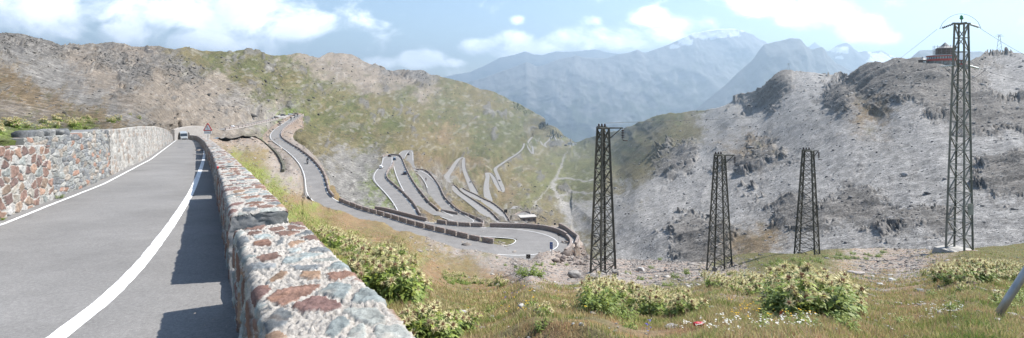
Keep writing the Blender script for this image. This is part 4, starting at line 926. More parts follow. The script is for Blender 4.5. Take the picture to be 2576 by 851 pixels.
m = MB(); m.bar((-.50 * k4, -.50 * k4, .1), (-.72 * k4, -.52 * k4, 2.1), .09, .04); m.bar((-.72 * k4, -.52 * k4, 2.1), (-.46 * k4, -.46 * k4, 4.0), .09, .04); m.build('stay', M_steel_l, T4)
m = MB(); m.box((0, 0, -.35), (2.5 * k4, 2.1 * k4, 1.0), 0, .8); o = m.build('concrete_base', M_concrete); o.location = pb - np.array((.05, -.1, -.02)); o.rotation_euler = (.03, .02, .42); tag(o, 'broken pale concrete foundation under the tall grey pylon', 'foundation')
m = MB(); m.box((0, 0, 0), (1.0, .75, .03)); o = m.build('metal_sheet', plain('rusty red sheet', (.14, .06, .055), .7)); o.location = pb + np.array((.25, -1.05, .16)); o.rotation_euler = (.5, .1, .3); tag(o, 'rust red metal sheet lying against the concrete foundation', 'sheet')
T4.location = pb + np.array((0, 0, .22))
# overhead wires
def wire(a, b, sag, label, r=.012, n=26):
    a = Vector(a); b = Vector(b); pts = []
    for i in range(n): f = i / (n - 1); p = a.lerp(b, f); p.z -= sag * 4 * f * (1 - f); pts.append(p)
    rr = [r * max(1.0, p.y / 60.0) for p in pts]
    m = MB(); m.tube(pts, rr, 5); return tag(m.build('overhead_wire', M_wire), label, 'wire', 'overhead wires')
Rw = Matrix.Rotation(.42, 3, 'Z'); E = [Vector(pb) + Vector((0, 0, .22)) + Rw @ e for e in ends]
wire(E[0], P(2180, 192, 470), 2.2, 'wire from the pylon top sloping down left to the rocky shoulder')
wire(E[1], P(2700, 185, 60), .5, 'wire leaving the pylon top to the right')
wire(E[2], P(1989, 186, 880), 9, 'lower wire from the pylon running left past the hut')
wire(E[3], P(2720, 205, 70), .8, 'lower wire leaving the pylon to the right')
wire(Vector(top1) + Vector((.15, 0, .25)), P(2330, 152, 395), 10.5, 'long sagging wire from the tallest dark mast up to the hut')
wire(P(2398, 148, 398), P(2405, 330, 300), 4, 'wire dropping from the hut down across the cliff')
# a far pylon on the skyline and one beside the right ridge
def far_pylon(U, V, y, H, label):
    t = thing('far_pylon', P(U, V, y), label, 'pylon', None)
    for s in (-1, 1):
        m = MB(); m.bar((s * H * .16, 0, 0), (s * H * .03, 0, H), H * .012); m.build('leg', M_steel_l, t)
    m = MB()
    for i in range(5): f = i / 5; w = H * (.16 - .13 * f); w2 = H * (.16 - .13 * (f + .2)); m.bar((-w, 0, H * f), (w2, 0, H * (f + .2)), H * .008)
    m.build('bracing', M_steel_l, t); m = MB(); m.bar((-H * .22, 0, H * .93), (H * .22, 0, H * .93), H * .016); m.bar((-H * .14, 0, H), (H * .14, 0, H), H * .012); m.build('crossarm', M_steel_l, t)
far_pylon(1984, 182, 880, 15, 'thin distant pylon on the grey shoulder of the right slope')
far_pylon(2514, 136, 480, 18, 'faint splayed pylon on the skyline right of the tall grey pylon')

# ------------------------------------------------------------------ hut on the crag
M_wallst = masonry('hut stone', [(.20,.185,.165),(.27,.25,.22),(.16,.15,.14),(.30,.28,.25)], (.30,.285,.26), 1.2)
M_red = plain('red boards', (.42, .055, .035), .6, 0, .15, 1.0); M_pane = plain('window glass', (.25, .32, .38), .12, 0, .2, .4, .8); M_wood = plain('dark timber', (.10, .065, .045), .8, 0, .3, 1.5)
M_roof = plain('grey roof', (.17, .165, .165), .6, 0, .2, .8); M_scaf = plain('scaffold tube', (.20, .17, .15), .6, 0, .3, 1)
hb = P(2368, 165, 400); K = 400 / 1288.0
hut = thing('mountain_hut', hb, 'round stone mountain hut with a red band and a scaffolded tower on the crag', 'hut')
def ring(z0, z1, r0, r1, n=20, a0=0, a1=2 * math.pi, thick=.4, sx=1.0):
    m = MB(); vs = []; k = n + 1
    for rr, z in ((r0, z0), (r1, z1), (r1 - thick, z1), (r0 - thick, z0)):
        for i in range(k): a = a0 + (a1 - a0) * i / n; vs.append((rr * math.cos(a) * sx, rr * math.sin(a), z))
    fs = [(q * k + i, q * k + i + 1, ((q + 1) % 4) * k + i + 1, ((q + 1) % 4) * k + i) for q in range(4) for i in range(n)]; fs += [(0, k, 2 * k, 3 * k), (k - 1, 4 * k - 1, 3 * k - 1, 2 * k - 1)]
    m.add(vs, fs); return m
ring(-3.5, 3.4, 8.6, 8.6, 24).build('stone_wall', M_wallst, hut)
ring(3.42, 5.0, 9.2, 9.2, 24).build('red_band', M_red, hut); ring(6.62, 7.3, 9.3, 9.3, 24).build('red_fascia', M_red, hut)
ring(5.02, 6.6, 9.0, 9.0, 24, thick=.5).build('window_band', M_pane, hut)
for i in range(18):
    a = math.radians(180 + i * 10.5); m = MB(); m.box((9.08 * math.cos(a), 9.08 * math.sin(a), 5.81), (.22, .5, 1.58), a); m.build('mullion', M_wood, hut)
for i in range(5):
    a = math.radians(200 + i * 33); m = MB(); m.box((8.75 * math.cos(a), 8.75 * math.sin(a), -.2), (.5, .75, 7.2), a); m.build('buttress', M_concrete, hut)
    a = math.radians(214 + i * 31); m = MB(); m.box((8.62 * math.cos(a), 8.62 * math.sin(a), 1.7), (.12, 1.1, .9), a); m.build('window', M_pane, hut)
m = MB(); m.lathe([(9.6, 7.32), (9.6, 7.6), (3, 8.6), (.2, 8.7)], 24); m.build('roof', M_roof, hut)
m = MB(); m.lathe([(5.6, 8.2), (5.6, 13.2), (5.3, 13.4)], 8, (2.5, 0, 0)); m.build('tower', M_wood, hut)
m = MB(); m.lathe([(6.1, 13.42), (3.0, 15.0), (.2, 18.0)], 8, (3.0, 0, 0)); m.build('tower_roof', M_roof, hut)
m = MB()
for i in range(12):
    a = math.radians(150 + i * 22); c = (2.5 + 7.0 * math.cos(a), 7.0 * math.sin(a)); d = (2.5 + 7.0 * math.cos(a + .384), 7.0 * math.sin(a + .384)); m.bar((*c, 8.0), (*c, 15.6), .16)
    for z in (9.2, 11, 12.8, 14.6): m.bar((*c, z), (*d, z), .18)
    m.bar((*c, 9.2), (*d, 11), .1)
m.build('scaffold', M_scaf, hut)
m = MB(); m.box((12.6, 2, 2.2), (9.5, 8, 3.6)); m.build('annex', M_red, hut); m = MB(); m.box((12.6, 2, 4.1), (10.3, 9, .35)); m.build('annex_roof', M_roof, hut); m = MB(); m.box((12.2, -2.05, 2.6), (6.5, .15, 1.1)); m.build('annex_window', M_pane, hut)
m = MB(); m.box((12.8, -1.5, -1.4), (9, 7.0, 3.5)); m.build('annex_wall', M_wallst, hut)
kio = thing('kiosk', P(2321, 160, 402), 'small pavilion with a pointed roof left of the round hut', 'pavilion'); m = MB(); m.box((0, 0, 1.0), (3.8, 3.8, 3.4)); m.build('wall', M_wood, kio); m = MB(); m.lathe([(3.1, 2.72), (1.2, 3.9), (.1, 5.3)], 6); m.build('roof', M_roof, kio); m = MB(); m.box((0, -1.93, 1.3), (2.4, .1, 1.1)); m.build('window', M_pane, kio)
m = MB(); m.box((0, 0, .4), (9, .35, 1.6)); o = m.build('terrace_wall', M_wallst); o.location = P(2335, 162, 397); tag(o, 'dark terrace parapet between the pavilion and the round hut', 'wall')

# ------------------------------------------------------------------ hamlet at the valley head, hut by the bend
M_white = plain('white render', (.75, .73, .70), .8, 0, .08, .3); M_dark = plain('dark window', (.05, .055, .06), .4)
def house(name, U, V, y, w, d, h, label, rz=0.0, roofc=None, gable=True, wallm=None, grp=None):
    t = thing(name, P(U, V, y), label, 'house', grp, rz); m = MB(); m.box((0, 0, h / 2 - 1.0), (w, d, h + 2)); m.build('wall', wallm or M_white, t)
    m = MB(); o = .06 * w
    if gable: m.add([(-w / 2 - o, -d / 2 - o, h), (w / 2 + o, -d / 2 - o, h), (w / 2 + o, d / 2 + o, h), (-w / 2 - o, d / 2 + o, h), (-w / 2 - o, 0, h + d * .32), (w / 2 + o, 0, h + d * .32)], [(0, 1, 5, 4), (2, 3, 4, 5), (0, 4, 3), (1, 2, 5), (3, 2, 1, 0)])
    else: m.box((0, 0, h + .25), (w + 2 * o, d + 2 * o, .5))
    m.build('roof', roofc or M_roof, t)
    for fl in range(max(1, int(h // 3.2))):
        for i in range(int(w // 4)):
            m = MB(); m.box((-w / 2 + 2.2 + i * (w - 4.0) / max(1, int(w // 4) - 1 or 1), -d / 2 - .03, 1.8 + fl * 3.1), (1.3, .1, 1.4)); m.build('window', M_dark, t)
    return t
house('hotel', 1433, 364, 3080, 24, 13, 13, 'large white hotel at the far valley head', .1, gable=False)
house('house', 1441, 366, 3040, 14, 12, 11, 'white gabled house just right of the far hotel', .5)
house('chalet', 1423, 366.5, 3050, 15, 10, 6, 'low dark chalet left of the far hotel', -.2, wallm=M_wood)
house('house', 1448, 364, 3100, 10, 9, 6, 'small pale house at the right end of the far hamlet', .2)
house('cabin', 1413, 347, 3200, 12, 9, 6, 'small white cabin on the wooded ridge end above the hamlet', 0)
hp = far_at(1327, 556); house('stone_hut', 1327, 556, hp[1], 9.0 * hp[1] / 300, 5 * hp[1] / 300, 2.6 * hp[1] / 300, 'flat roofed stone hut beside the hidden bend below the traverses', .25, plain('pale slab roof', (.42, .39, .36), .8), False, masonry('hut stones', [(.22,.16,.14),(.28,.22,.19)], (.33,.3,.28), 1.5))

# ------------------------------------------------------------------ signs
def text_mesh(txt, size, mat, parent, loc, name='lettering'):
    cu = bpy.data.curves.new('t', 'FONT'); cu.body = txt; cu.size = size; cu.align_x = 'CENTER'; cu.align_y = 'CENTER'; cu.extrude = .002
    o = bpy.data.objects.new('t', cu); COL.objects.link(o); dg = bpy.context.evaluated_depsgraph_get(); me = bpy.data.meshes.new_from_object(o.evaluated_get(dg)); COL.objects.unlink(o); bpy.data.objects.remove(o)
    me.materials.clear(); me.materials.append(mat); t = bpy.data.objects.new(name, me); link(t, parent); t.location = loc; t.rotation_euler = (math.pi / 2, 0, 0); return t
M_sred = plain('sign red', (.55, .03, .03), .4, 0, .05); M_swhite = plain('sign white', (.78, .78, .76), .45, 0, .05); M_sblack = plain('sign black', (.02, .02, .02), .5, 0, .05); M_sblue = plain('sign blue', (.03, .09, .28), .4, 0, .05)
def flat_poly(mb, pts, y0, y1): mb.prism(pts, y0, y1)
ws_y = 60.0; sc = ws_y / F
ws = thing('warning_sign', P(522.5, 352, ws_y), 'red triangular warning sign showing a double bend, with a white distance plate', 'road sign')
m = MB(); m.tube([(0, .06, -.6), (0, .06, 40 * sc)], .035, 8); m.build('post', M_galv, ws)
tz = lambda V: (352 - V) * sc
def tri(r, cz, rnd=.12):
    pts = []
    for k in range(3):
        a = math.pi / 2 + k * 2 * math.pi / 3
        for d in (-.09, .09): pts.append((r * math.cos(a + d) * 1.0, cz + r * math.sin(a + d)))
    return pts
cz = tz(322.5); m = MB(); flat_poly(m, tri(.57, cz), -.012, .012); m.build('red_border', M_sred, ws)
m = MB(); flat_poly(m, tri(.40, cz), -.020, -.0125); m.build('white_field', M_swhite, ws)
m = MB(); q = [(.05, -.19), (.05, -.04), (-.06, .03), (-.06, .12)]; 
for a, b in zip(q[:-1], q[1:]): m.bar((a[0], -.024, cz + a[1]), (b[0], -.024, cz + b[1]), .075, .006)
m.add([(-.15, -.024, cz + .09), (.03, -.024, cz + .09), (-.06, -.024, cz + .22)], [(0, 1, 2)]); m.build('bend_symbol', M_sblack, ws)
m = MB(); m.box((0, 0, tz(333)), (.86, .02, 8.5 * sc)); m.build('distance_plate', M_swhite, ws); text_mesh('↑ 3 km ↑' if False else '3 km', .24, M_sblack, ws, (0, -.013, tz(333)))
for s in (-1, 1):
    m = MB(); m.bar((s * .34, -.015, tz(333) - .12), (s * .34, -.015, tz(333) + .04), .03, .006); m.add([(s * .34 - .06, -.015, tz(333) + .03), (s * .34 + .06, -.015, tz(333) + .03), (s * .34, -.015, tz(333) + .13)], [(0, 1, 2)]); m.build('arrow', M_sblack, ws)
pq = near_at(1387, 643); sy = pq[1]; sc2 = sy / F
bs = thing('blue_sign', P(1387, 645, sy), 'tall blue panel sign with a white symbol on a post beside the hairpin', 'sign', None, -.5)
m = MB(); m.tube([(0, .08, -.5), (0, .08, 36 * sc2)], .06, 8); m.build('post', M_galv, bs)
m = MB(); m.box((0, 0, 27 * sc2), (9 * sc2, .04, 19 * sc2)); m.build('panel_rim', M_swhite, bs); m = MB(); m.box((0, -.024, 27 * sc2), (8 * sc2, .012, 17.6 * sc2)); m.build('panel', M_sblue, bs)
m = MB(); z = 27 * sc2; m.bar((0, -.035, z - .45), (-.05, -.035, z + .35), .09, .01); m.bar((-.05, -.035, z + .1), (.22, -.035, z + .35), .08, .01); m.bar((0, -.035, z - .1), (-.2, -.035, z - .3), .07, .01); m.build('symbol', M_swhite, bs)
def chevron(U, V, y, label, s=1.0, rz=0.0, left=True):
    t = thing('chevron_sign', P(U, V, y), label, 'sign', None, rz); k = s
    m = MB(); m.box((0, 0, 1.15 * k), (1.0 * k, .05, 1.0 * k)); m.build('board', M_sblack, t); m = MB(); m.tube([(0, .06, -.8), (0, .06, 1.6 * k)], .05, 6); m.build('post', M_galv, t)
    m = MB(); d = -1 if left else 1; m.bar((-.2 * k * d, -.035, .75 * k), (.15 * k * d, -.035, 1.15 * k), .2 * k, .01); m.bar((.15 * k * d, -.035, 1.15 * k), (-.2 * k * d, -.035, 1.55 * k), .2 * k, .01); m.build('chevron', M_swhite, t)
chevron(1406, 598, 117, 'chevron board standing at the right end of the long hairpin wall', .62, .2)
chevron(1440, 593, 141, 'chevron board on the outer wall of the lower hairpin', .7, .3)
chevron(1354, 570, 150, 'chevron board peeping over the middle of the long hairpin wall', .6, .2)
chevron(1396, 569, 160, 'chevron board above the lower hairpin wall against the valley meadow', .6, .3)
q = far_at(1270, 541); chevron(1272, 541, q[1], 'dark chevron board beside the lowest traverse', 2.1, .2)
chevron(1329, 658, near_at(1329, 658)[1], 'low black chevron board at the near edge of the hairpin road', .7, .0); 
o = rock_mesh('reflector', (.09, .05, .1), 3, (.5, .03, .03), 2, 1.0, M_sred); bpy.data.objects.remove(o)
m = MB(); m.box((0, 0, 0), (.05, .16, .13)); o = m.build('reflector', M_sred); o.location = (float(xW(18.78)) + .12, 18.66, zroad(18.7) + 1.0); o.rotation_euler = (0, 0, .55); tag(o, 'small red reflector on the corner of the third parapet block', 'reflector')
# ------------------------------------------------------------------ vehicles
M_tyre = plain('tyre', (.02, .02, .02), .8); M_cgl = plain('car glass', (.02, .025, .03), .08, 0, .05, 2, .8); M_rim = plain('rim', (.35, .35, .36), .35, .6)
M_lamp = plain('lamp glass', (.7, .7, .68), .15)
PAINT = {}
def paint(n, c):
    if n not in PAINT: PAINT[n] = plain(n + ' paint', c, .28, .1, .04, 1, .6)
    return PAINT[n]
def loft_body(sec):
    """sec: list of (x, halfwidth_bottom, z_bottom, halfwidth_top, z_top)"""
    m = MB(); vs = []; fs = []; k = 8
    for x, wb, zb, wt, zt in sec:
        zm = zb + (zt - zb) * .45
        for a, b in ((-wb * .92, zb), (-wb, zb + .08), (-wb, zm), (-wt, zt - .03), (-wt * .86, zt), (wt * .86, zt), (wt, zt - .03), (wb, zm), (wb, zb + .08), (wb * .92, zb)): vs.append((x, a, b))
    k = 10
    for i in range(len(sec) - 1):
        for j in range(k): fs.append((i * k + j, i * k + (j + 1) % k, (i + 1) * k + (j + 1) % k, (i + 1) * k + j))
    fs.append(tuple(range(k - 1, -1, -1))); fs.append(tuple(range((len(sec) - 1) * k, len(sec) * k))); m.add(vs, fs); return m
def car(name, col, colname, label, cat='car', kind='hatch', group=None):
    t = thing(name, (0, 0, 0), label, cat, group); pm = paint(colname, col)
    if kind == 'van':
        L = 2.5; sec = [(-L, .88, .35, .84, 1.95), (-L + .1, .95, .3, .86, 2.02), (.9, .96, .3, .86, 2.02), (1.25, .96, .3, .82, 1.90), (1.75, .95, .3, .86, 1.15), (2.3, .92, .3, .80, .98), (2.5, .8, .38, .72, .8)]
        glass = [((1.28, .74, 1.87), (1.28, -.74, 1.87), (1.73, -.80, 1.20), (1.73, .80, 1.20))]; side = [(-1.9, 1.25, 1.75, -.9), (-.8, 1.25, 1.75, .2), (.3, 1.25, 1.75, 1.15)]; zw = .36; wx = (-1.6, 1.65)
    elif kind == 'estate':
        L = 2.2; sec = [(-L, .78, .35, .70, .9), (-L + .12, .86, .28, .62, 1.42), (-.2, .88, .25, .64, 1.47), (.35, .88, .25, .62, 1.42), (1.0, .88, .25, .78, .98), (1.85, .84, .28, .72, .84), (2.15, .7, .36, .62, .7)]
        glass = [((.40, .58, 1.40), (.40, -.58, 1.40), (.98, -.74, 1.0), (.98, .74, 1.0))]; side = [(-1.8, .98, 1.33, -.8), (-.7, .98, 1.36, .3)]; zw = .31; wx = (-1.35, 1.38)
    else:
        L = 2.0; sec = [(-L, .74, .36, .68, .92), (-L + .35, .84, .28, .60, 1.36), (-.3, .86, .25, .63, 1.45), (.25, .86, .25, .62, 1.40), (.95, .86, .25, .77, .98), (1.7, .82, .28, .7, .84), (1.98, .68, .36, .6, .7)]
        glass = [((.30, .58, 1.38), (.30, -.58, 1.38), (.93, -.74, 1.0), (.93, .74, 1.0))]; side = [(-1.35, .98, 1.30, -.55), (-.45, .98, 1.34, .3)]; zw = .3; wx = (-1.25, 1.28)
    loft_body(sec).build('body', pm, t)
    n = .012
    for g in glass: mm = MB(); mm.add([(a + n * 2, b, c + n * 2) for a, b, c in g] + [(a - .02, b, c - .02) for a, b, c in g], [(0, 1, 2, 3), (7, 6, 5, 4), (0, 4, 5, 1), (1, 5, 6, 2), (2, 6, 7, 3), (3, 7, 4, 0)]); mm.build('windscreen', M_cgl, t)
    for x0, z0, z1, x1 in side:
        for s in (-1, 1):
            wb = .80 if kind != 'van' else .925; wt = .665 if kind != 'van' else .885; mm = MB(); mm.add([(x0, s * wb, z0), (x1, s * wb, z0), (x1 - .06, s * wt, z1), (x0 + .06, s * wt, z1), (x0, s * (wb - .12), z0), (x1, s * (wb - .12), z0), (x1 - .06, s * (wt - .12), z1), (x0 + .06, s * (wt - .12), z1)], [(0, 1, 2, 3), (7, 6, 5, 4), (0, 4, 5, 1), (1, 5, 6, 2), (2, 6, 7, 3), (3, 7, 4, 0)]); mm.build('window', M_cgl, t)
    rx = -sec[0][0]
    mm = MB(); zt = sec[1][4]; mm.box((-rx - .005 + (.06 if kind != 'hatch' else .12), 0, zt - .3), (.1, 1.05, .32), 0); mm.build('rear_window', M_cgl, t)
    for x in wx:
        for s in (-1, 1):
            mm = MB(); mm.tube([(x, s * .68, zw), (x, s * .885, zw)], zw, 16); w = mm.build('wheel', M_tyre, t); mm = MB(); mm.tube([(x, s * .88, zw), (x, s * .90, zw)], zw * .62, 12); mm.build('rim', M_rim, w)
    fx = sec[-1][0]
    for s in (-1, 1):
        mm = MB(); mm.box((fx - .1, s * .55, .74 if kind != 'van' else .86), (.2, .3, .15)); mm.build('headlight', M_lamp, t); mm = MB(); mm.box((-rx + .0, s * .62, .85), (.1, .16, .2)); mm.build('tail_light', M_sred, t)
    mm = MB(); mm.box((fx + .0, 0, .48), (.08, .9, .2)); mm.build('grille', M_sblack, t)
    return t
def place(o, w, wd, U, V, side=0.0, flip=False, s=1.0, lift=.06):
    i = near_idx(w, U, V); i0, i1 = max(0, i - 1), min(len(w) - 1, i + 1); d = w[i1] - w[i0]; a = math.atan2(d[1], d[0]) + (math.pi if flip else 0)
    l = np.array([-d[1], d[0], 0]) / max(1e-6, np.hypot(d[0], d[1])); o.location = w[i] + l * side + np.array((0, 0, lift)); o.rotation_euler = (0, -math.atan2(d[2], np.hypot(d[0], d[1])) * (-1 if flip else 1), a); o.scale = (s,) * 3
RB = ROADS['B'][0]; RA = ROADS['A'][0]
def Z4(a, b): return (939.2 + a * .1419, 362.2 + b * .1419)
def Z3(a, b): return (630.6 + a * .11035, 254.9 + b * .11035)
for args, cc in (
    (('parked_car', (.03,.03,.035), 'black', 'black car turning through the top of the steep left hairpin'), (Z4(268, 230), 'hatch', -.8, False)),
    (('car', (.10,.16,.22), 'blue grey', 'blue grey car just past the top of the steep left hairpin'), (Z4(402, 290), 'estate', -1.4, True)),
    (('car', (.03,.045,.07), 'dark blue', 'dark blue car climbing the long straight left lane'), (Z4(450, 562), 'hatch', 1.6, True)),
    (('car', (.75,.75,.74), 'white', 'white car going down below the steep left hairpin'), (Z4(165, 410), 'hatch', 1.6, False))):
    o = car('car', *args[1:], kind=cc[1]); place(o, RB, 6.5, *cc[0], side=cc[2], flip=cc[3], s=1.12)
for uv, col, cn, lab in ((Z4(632, 200), (.05,.05,.06), 'charcoal', 'small dark car near the top of the narrow second hairpin'), (Z4(632, 372), (.12,.14,.15), 'grey', 'small grey car lower down the leg of the narrow second hairpin')):
    o = car('car', col, cn, lab); place(o, RB, 6.5, *uv, side=0.8, s=1.1)
o = car('car', (.06,.06,.07), 'charcoal', 'dark car with a pale roof parked inside the lower hairpin wall', kind='estate'); place(o, ROADS['A2'][0], 6, *C4(1412, 692), side=-1.0, s=.95)
o = car('car', (.08,.08,.085), 'charcoal', 'dark car on the right leg of the mid slope hairpin'); place(o, ROADS['Fr'][0], 6, *C4(812, 318), side=1, s=1.2)
o = car('car', (.7,.7,.7), 'white', 'white car on the long valley road climbing to the far bend', kind='estate'); place(o, ROADS['G'][0], 6, *C4(1075, 155), side=1, s=1.3)
o = car('car', (.1,.1,.11), 'charcoal', 'grey car on the upper part of the narrow valley leg'); place(o, ROADS['G'][0], 6, *C4(1010, 300), side=1, s=1.2)
van = car('van', (.27,.29,.30), 'silver', 'silver van coming round the bend beside the left wall', 'van', 'van')
vy = 124.0; van.location = ((461 - 1288) / F * vy, vy, zroad(vy) + .02); van.rotation_euler = (0, .07, math.radians(-52)); van.scale = (.86,) * 3
FW = FARROAD
o = car('car', (.78,.78,.77), 'white', 'white car half hidden behind the pale notched wall'); place(o, FW, 6.5, 584, 323, side=-.5, s=.95)
o = car('car', (.35,.4,.43), 'silver', 'silver car on the road just before the car park'); place(o, FW, 6.5, *Z3(500, 432), side=-.6, s=1.0)
# car park: a gravel terrace with its own sheet
def pkp(a, b): U, V = Z3(a, b); return P(U, V, np.interp(V, (279, 301), (510, 418)))
pa = [pkp(*q) for q in ((330,262),(420,250),(520,248),(640,236),(760,252),(900,290),(960,330),(880,385),(760,400),(640,410),(560,385),(480,330))]
pc = sum(pa) / len(pa); zc = pc[2]
v = np.array([pc] + pa); v[:, 2] = zc + .35; v = np.concatenate([v, np.array(pa) * np.array((1, 1, 0)) + np.array((0, 0, zc - 5))]); n = len(pa)
f = [(0, i + 1, (i + 1) % n + 1) for i in range(n)] + [(i + 1, i + 1 + n, (i + 1) % n + 1 + n, (i + 1) % n + 1) for i in range(n)]
CARPARK_Z = zc + .35
struct(mesh_obj('car_park', v, f, plain('gravel yard', (.36, .345, .33), .95, 0, .15, .4)))
def park(o, a, b, rz, s=1.0): p = pkp(a, b); o.location = (p[0], p[1], CARPARK_Z); o.rotation_euler = (0, 0, rz); o.scale = (s,) * 3
for a, b, col, cn, lab, kd, rz in ((678, 243, (.78,.78,.77), 'white', 'white car parked at the back of the car park near the gravel heap', 'estate', .1), (808, 290, (.42,.02,.03), 'red', 'bright red car parked in the car park row', 'hatch', .5), (856, 268, (.36,.02,.03), 'dark red', 'second red car, parked behind the bright red one', 'hatch', .4),
    (850, 303, (.03,.05,.11), 'navy', 'navy car parked beside the red cars', 'estate', .2), (897, 295, (.12,.14,.15), 'grey', 'grey car at the end of the car park row', 'hatch', .3), (600, 343, (.05,.055,.07), 'dark grey', 'dark car parked alone at the open side of the car park', 'estate', .0), (740, 378, (.025,.025,.03), 'black', 'black car leaving at the front of the car park', 'hatch', .7), (922, 351, (.5,.54,.56), 'pale silver', 'pale silver car by the car park exit', 'estate', .3)):
    o = car('parked_car', col, cn, lab, kind=kd); park(o, a, b, rz, 1.08)
_hb = rock_mesh('gravel_heap', (11, 6, 6), 77, (.40, .35, .31), 3, .75); p = pkp(440, 258); _hb.location = (p[0], p[1], CARPARK_Z - .2); tag(_hb, 'pinkish gravel heap against the wall of the car park', 'heap')
cw = smooth_path([np.append(pkp(235, 150)[:2] * 1.01, zc + 8), np.append(pkp(300, 215)[:2] * 1.02, zc + 3), np.append(pkp(420, 205)[:2] * 1.03, zc + 2.5), np.append(pkp(600, 222)[:2] * 1.03, zc + 1.2), np.append(pkp(740, 244)[:2] * 1.03, zc + .8)], 3, 2)
wall_along(cw, np.array([6, 6.5, 5, 3.0, 1.6]), 5, .9, 'tall grey concrete retaining wall behind the car park', M_concrete, 'retaining_wall', 'retaining wall')

# ------------------------------------------------------------------ motorcycles and riders
M_suit = plain('dark riding suit', (.03, .032, .036), .7); M_helm = plain('helmet', (.10, .10, .11), .25); M_skin = plain('skin', (.45, .28, .2), .6)
def skin_body(name, joints, edges, radii, mat, parent=None):
    me = bpy.data.meshes.new(name); me.from_pydata(joints, edges, []); o = bpy.data.objects.new(name, me); link(o, parent)
    sk = o.modifiers.new('skin', 'SKIN'); 
    for i, r in enumerate(radii): me.skin_vertices[0].data[i].radius = (r, r)
    me.skin_vertices[0].data[0].use_root = True
    sb = o.modifiers.new('sub', 'SUBSURF'); sb.levels = 1; sb.render_levels = 1; me.materials.append(mat); return o
def motorcycle(label, col, group=None):
    t = thing('motorcycle', (0, 0, 0), label, 'motorcycle', group)
    for x in (-.72, .72):
        m = MB(); 
        for k in range(14):
            a, b = 2 * math.pi * k / 14, 2 * math.pi * (k + 1) / 14; m.bar((x + .28 * math.cos(a), 0, .31 + .28 * math.sin(a)), (x + .28 * math.cos(b), 0, .31 + .28 * math.sin(b)), .12, .1)
        m.build('wheel', M_tyre, t)
    m = MB(); m.tube([(-.75, 0, .72), (-.35, 0, .80), (.05, 0, .95), (.35, 0, .98), (.5, 0, .85)], [.07, .13, .17, .16, .06], 10); m.build('tank', paint(label[:12], col), t)
    m = MB(); m.box((.0, 0, .45), (.6, .34, .42)); m.bar((.72, .1, .31), (.42, .1, 1.0), .06); m.bar((.72, -.1, .31), (.42, -.1, 1.0), .06); m.bar((-.72, .12, .31), (-.1, .12, .42), .07); m.build('engine', M_rim, t)
    m = MB(); m.tube([(.38, -.38, 1.02), (.45, 0, 1.0), (.38, .38, 1.02)], .022, 6); m.build('handlebar', M_tyre, t); m = MB(); m.tube([(.62, 0, .9), (.56, 0, .9)], .1, 8); m.build('headlight', M_lamp, t)
    return t
def rider(label, bike=True):
    t = thing('person', (0, 0, 0), label, 'person')
    J = [(-.28, 0, .92), (-.2, 0, 1.12), (-.05, 0, 1.36), (.0, 0, 1.5), (-.04, .18, 1.38), (.18, .28, 1.18), (.4, .34, 1.05), (-.04, -.18, 1.38), (.18, -.28, 1.18), (.4, -.34, 1.05), (-.22, .12, .9), (.18, .2, .82), (.0, .2, .42), (.14, .2, .36), (-.22, -.12, .9), (.18, -.2, .82), (.0, -.2, .42), (.14, -.2, .36)]
    E = [(0, 1), (1, 2), (2, 3), (2, 4), (4, 5), (5, 6), (2, 7), (7, 8), (8, 9), (0, 10), (10, 11), (11, 12), (12, 13), (0, 14), (14, 15), (15, 16), (16, 17)]
    skin_body('body', J, E, [.15, .16, .16, .07, .075, .06, .045, .075, .06, .045, .1, .085, .06, .05, .1, .085, .06, .05], M_suit, t)
    m = MB(); m.lathe([(.05, -.14), (.12, -.08), (.145, .02), (.12, .11), (.05, .15)], 12, (.03, 0, 1.68)); m.build('helmet', M_helm, t, True); m = MB(); m.box((.15, 0, 1.69), (.05, .2, .08)); m.build('visor', M_cgl, t)
    return t
mc = 0
for w, uv, fl, sd, lb, s in ((RA, c3([(265, 318)])[0], False, .3, 'on the wide bend below the car park', 1.45), (RA, Z3(940, 437), False, -.6, 'on the narrow road dropping from the car park turn', 1.5), (RA, Z3(1022, 388), False, -.4, 'near the turn beside the car park', 1.5), (RA, Z3(1062, 352), False, .3, 'right at the car park turn, the highest up', 1.5), (None, (474.5, 347.5), False, 0, 'following the silver van', .95)):
    b = motorcycle('dark motorcycle ' + lb, (.04, .04, .045)); r = rider('helmeted person riding ' + lb)
    if w is None:
        for o in (b, r): o.location = ((474.5 - 1288) / F * 134, 134, zroad(134) + .02); o.rotation_euler = (0, .07, math.radians(-62)); o.scale = (s,) * 3
    else:
        for o in (b, r): place(o, w, 6, *uv, side=sd, flip=fl, s=s)
for a, b_, lb in ((645, 350, 'first of two parked motorcycles near the lone dark car'), (662, 352, 'second of two parked motorcycles near the lone dark car'), (768, 283, 'parked motorcycle at the left end of the red cars')):
    b = motorcycle(lb, (.05, .05, .06)); park(b, a, b_, .8, 1.2)
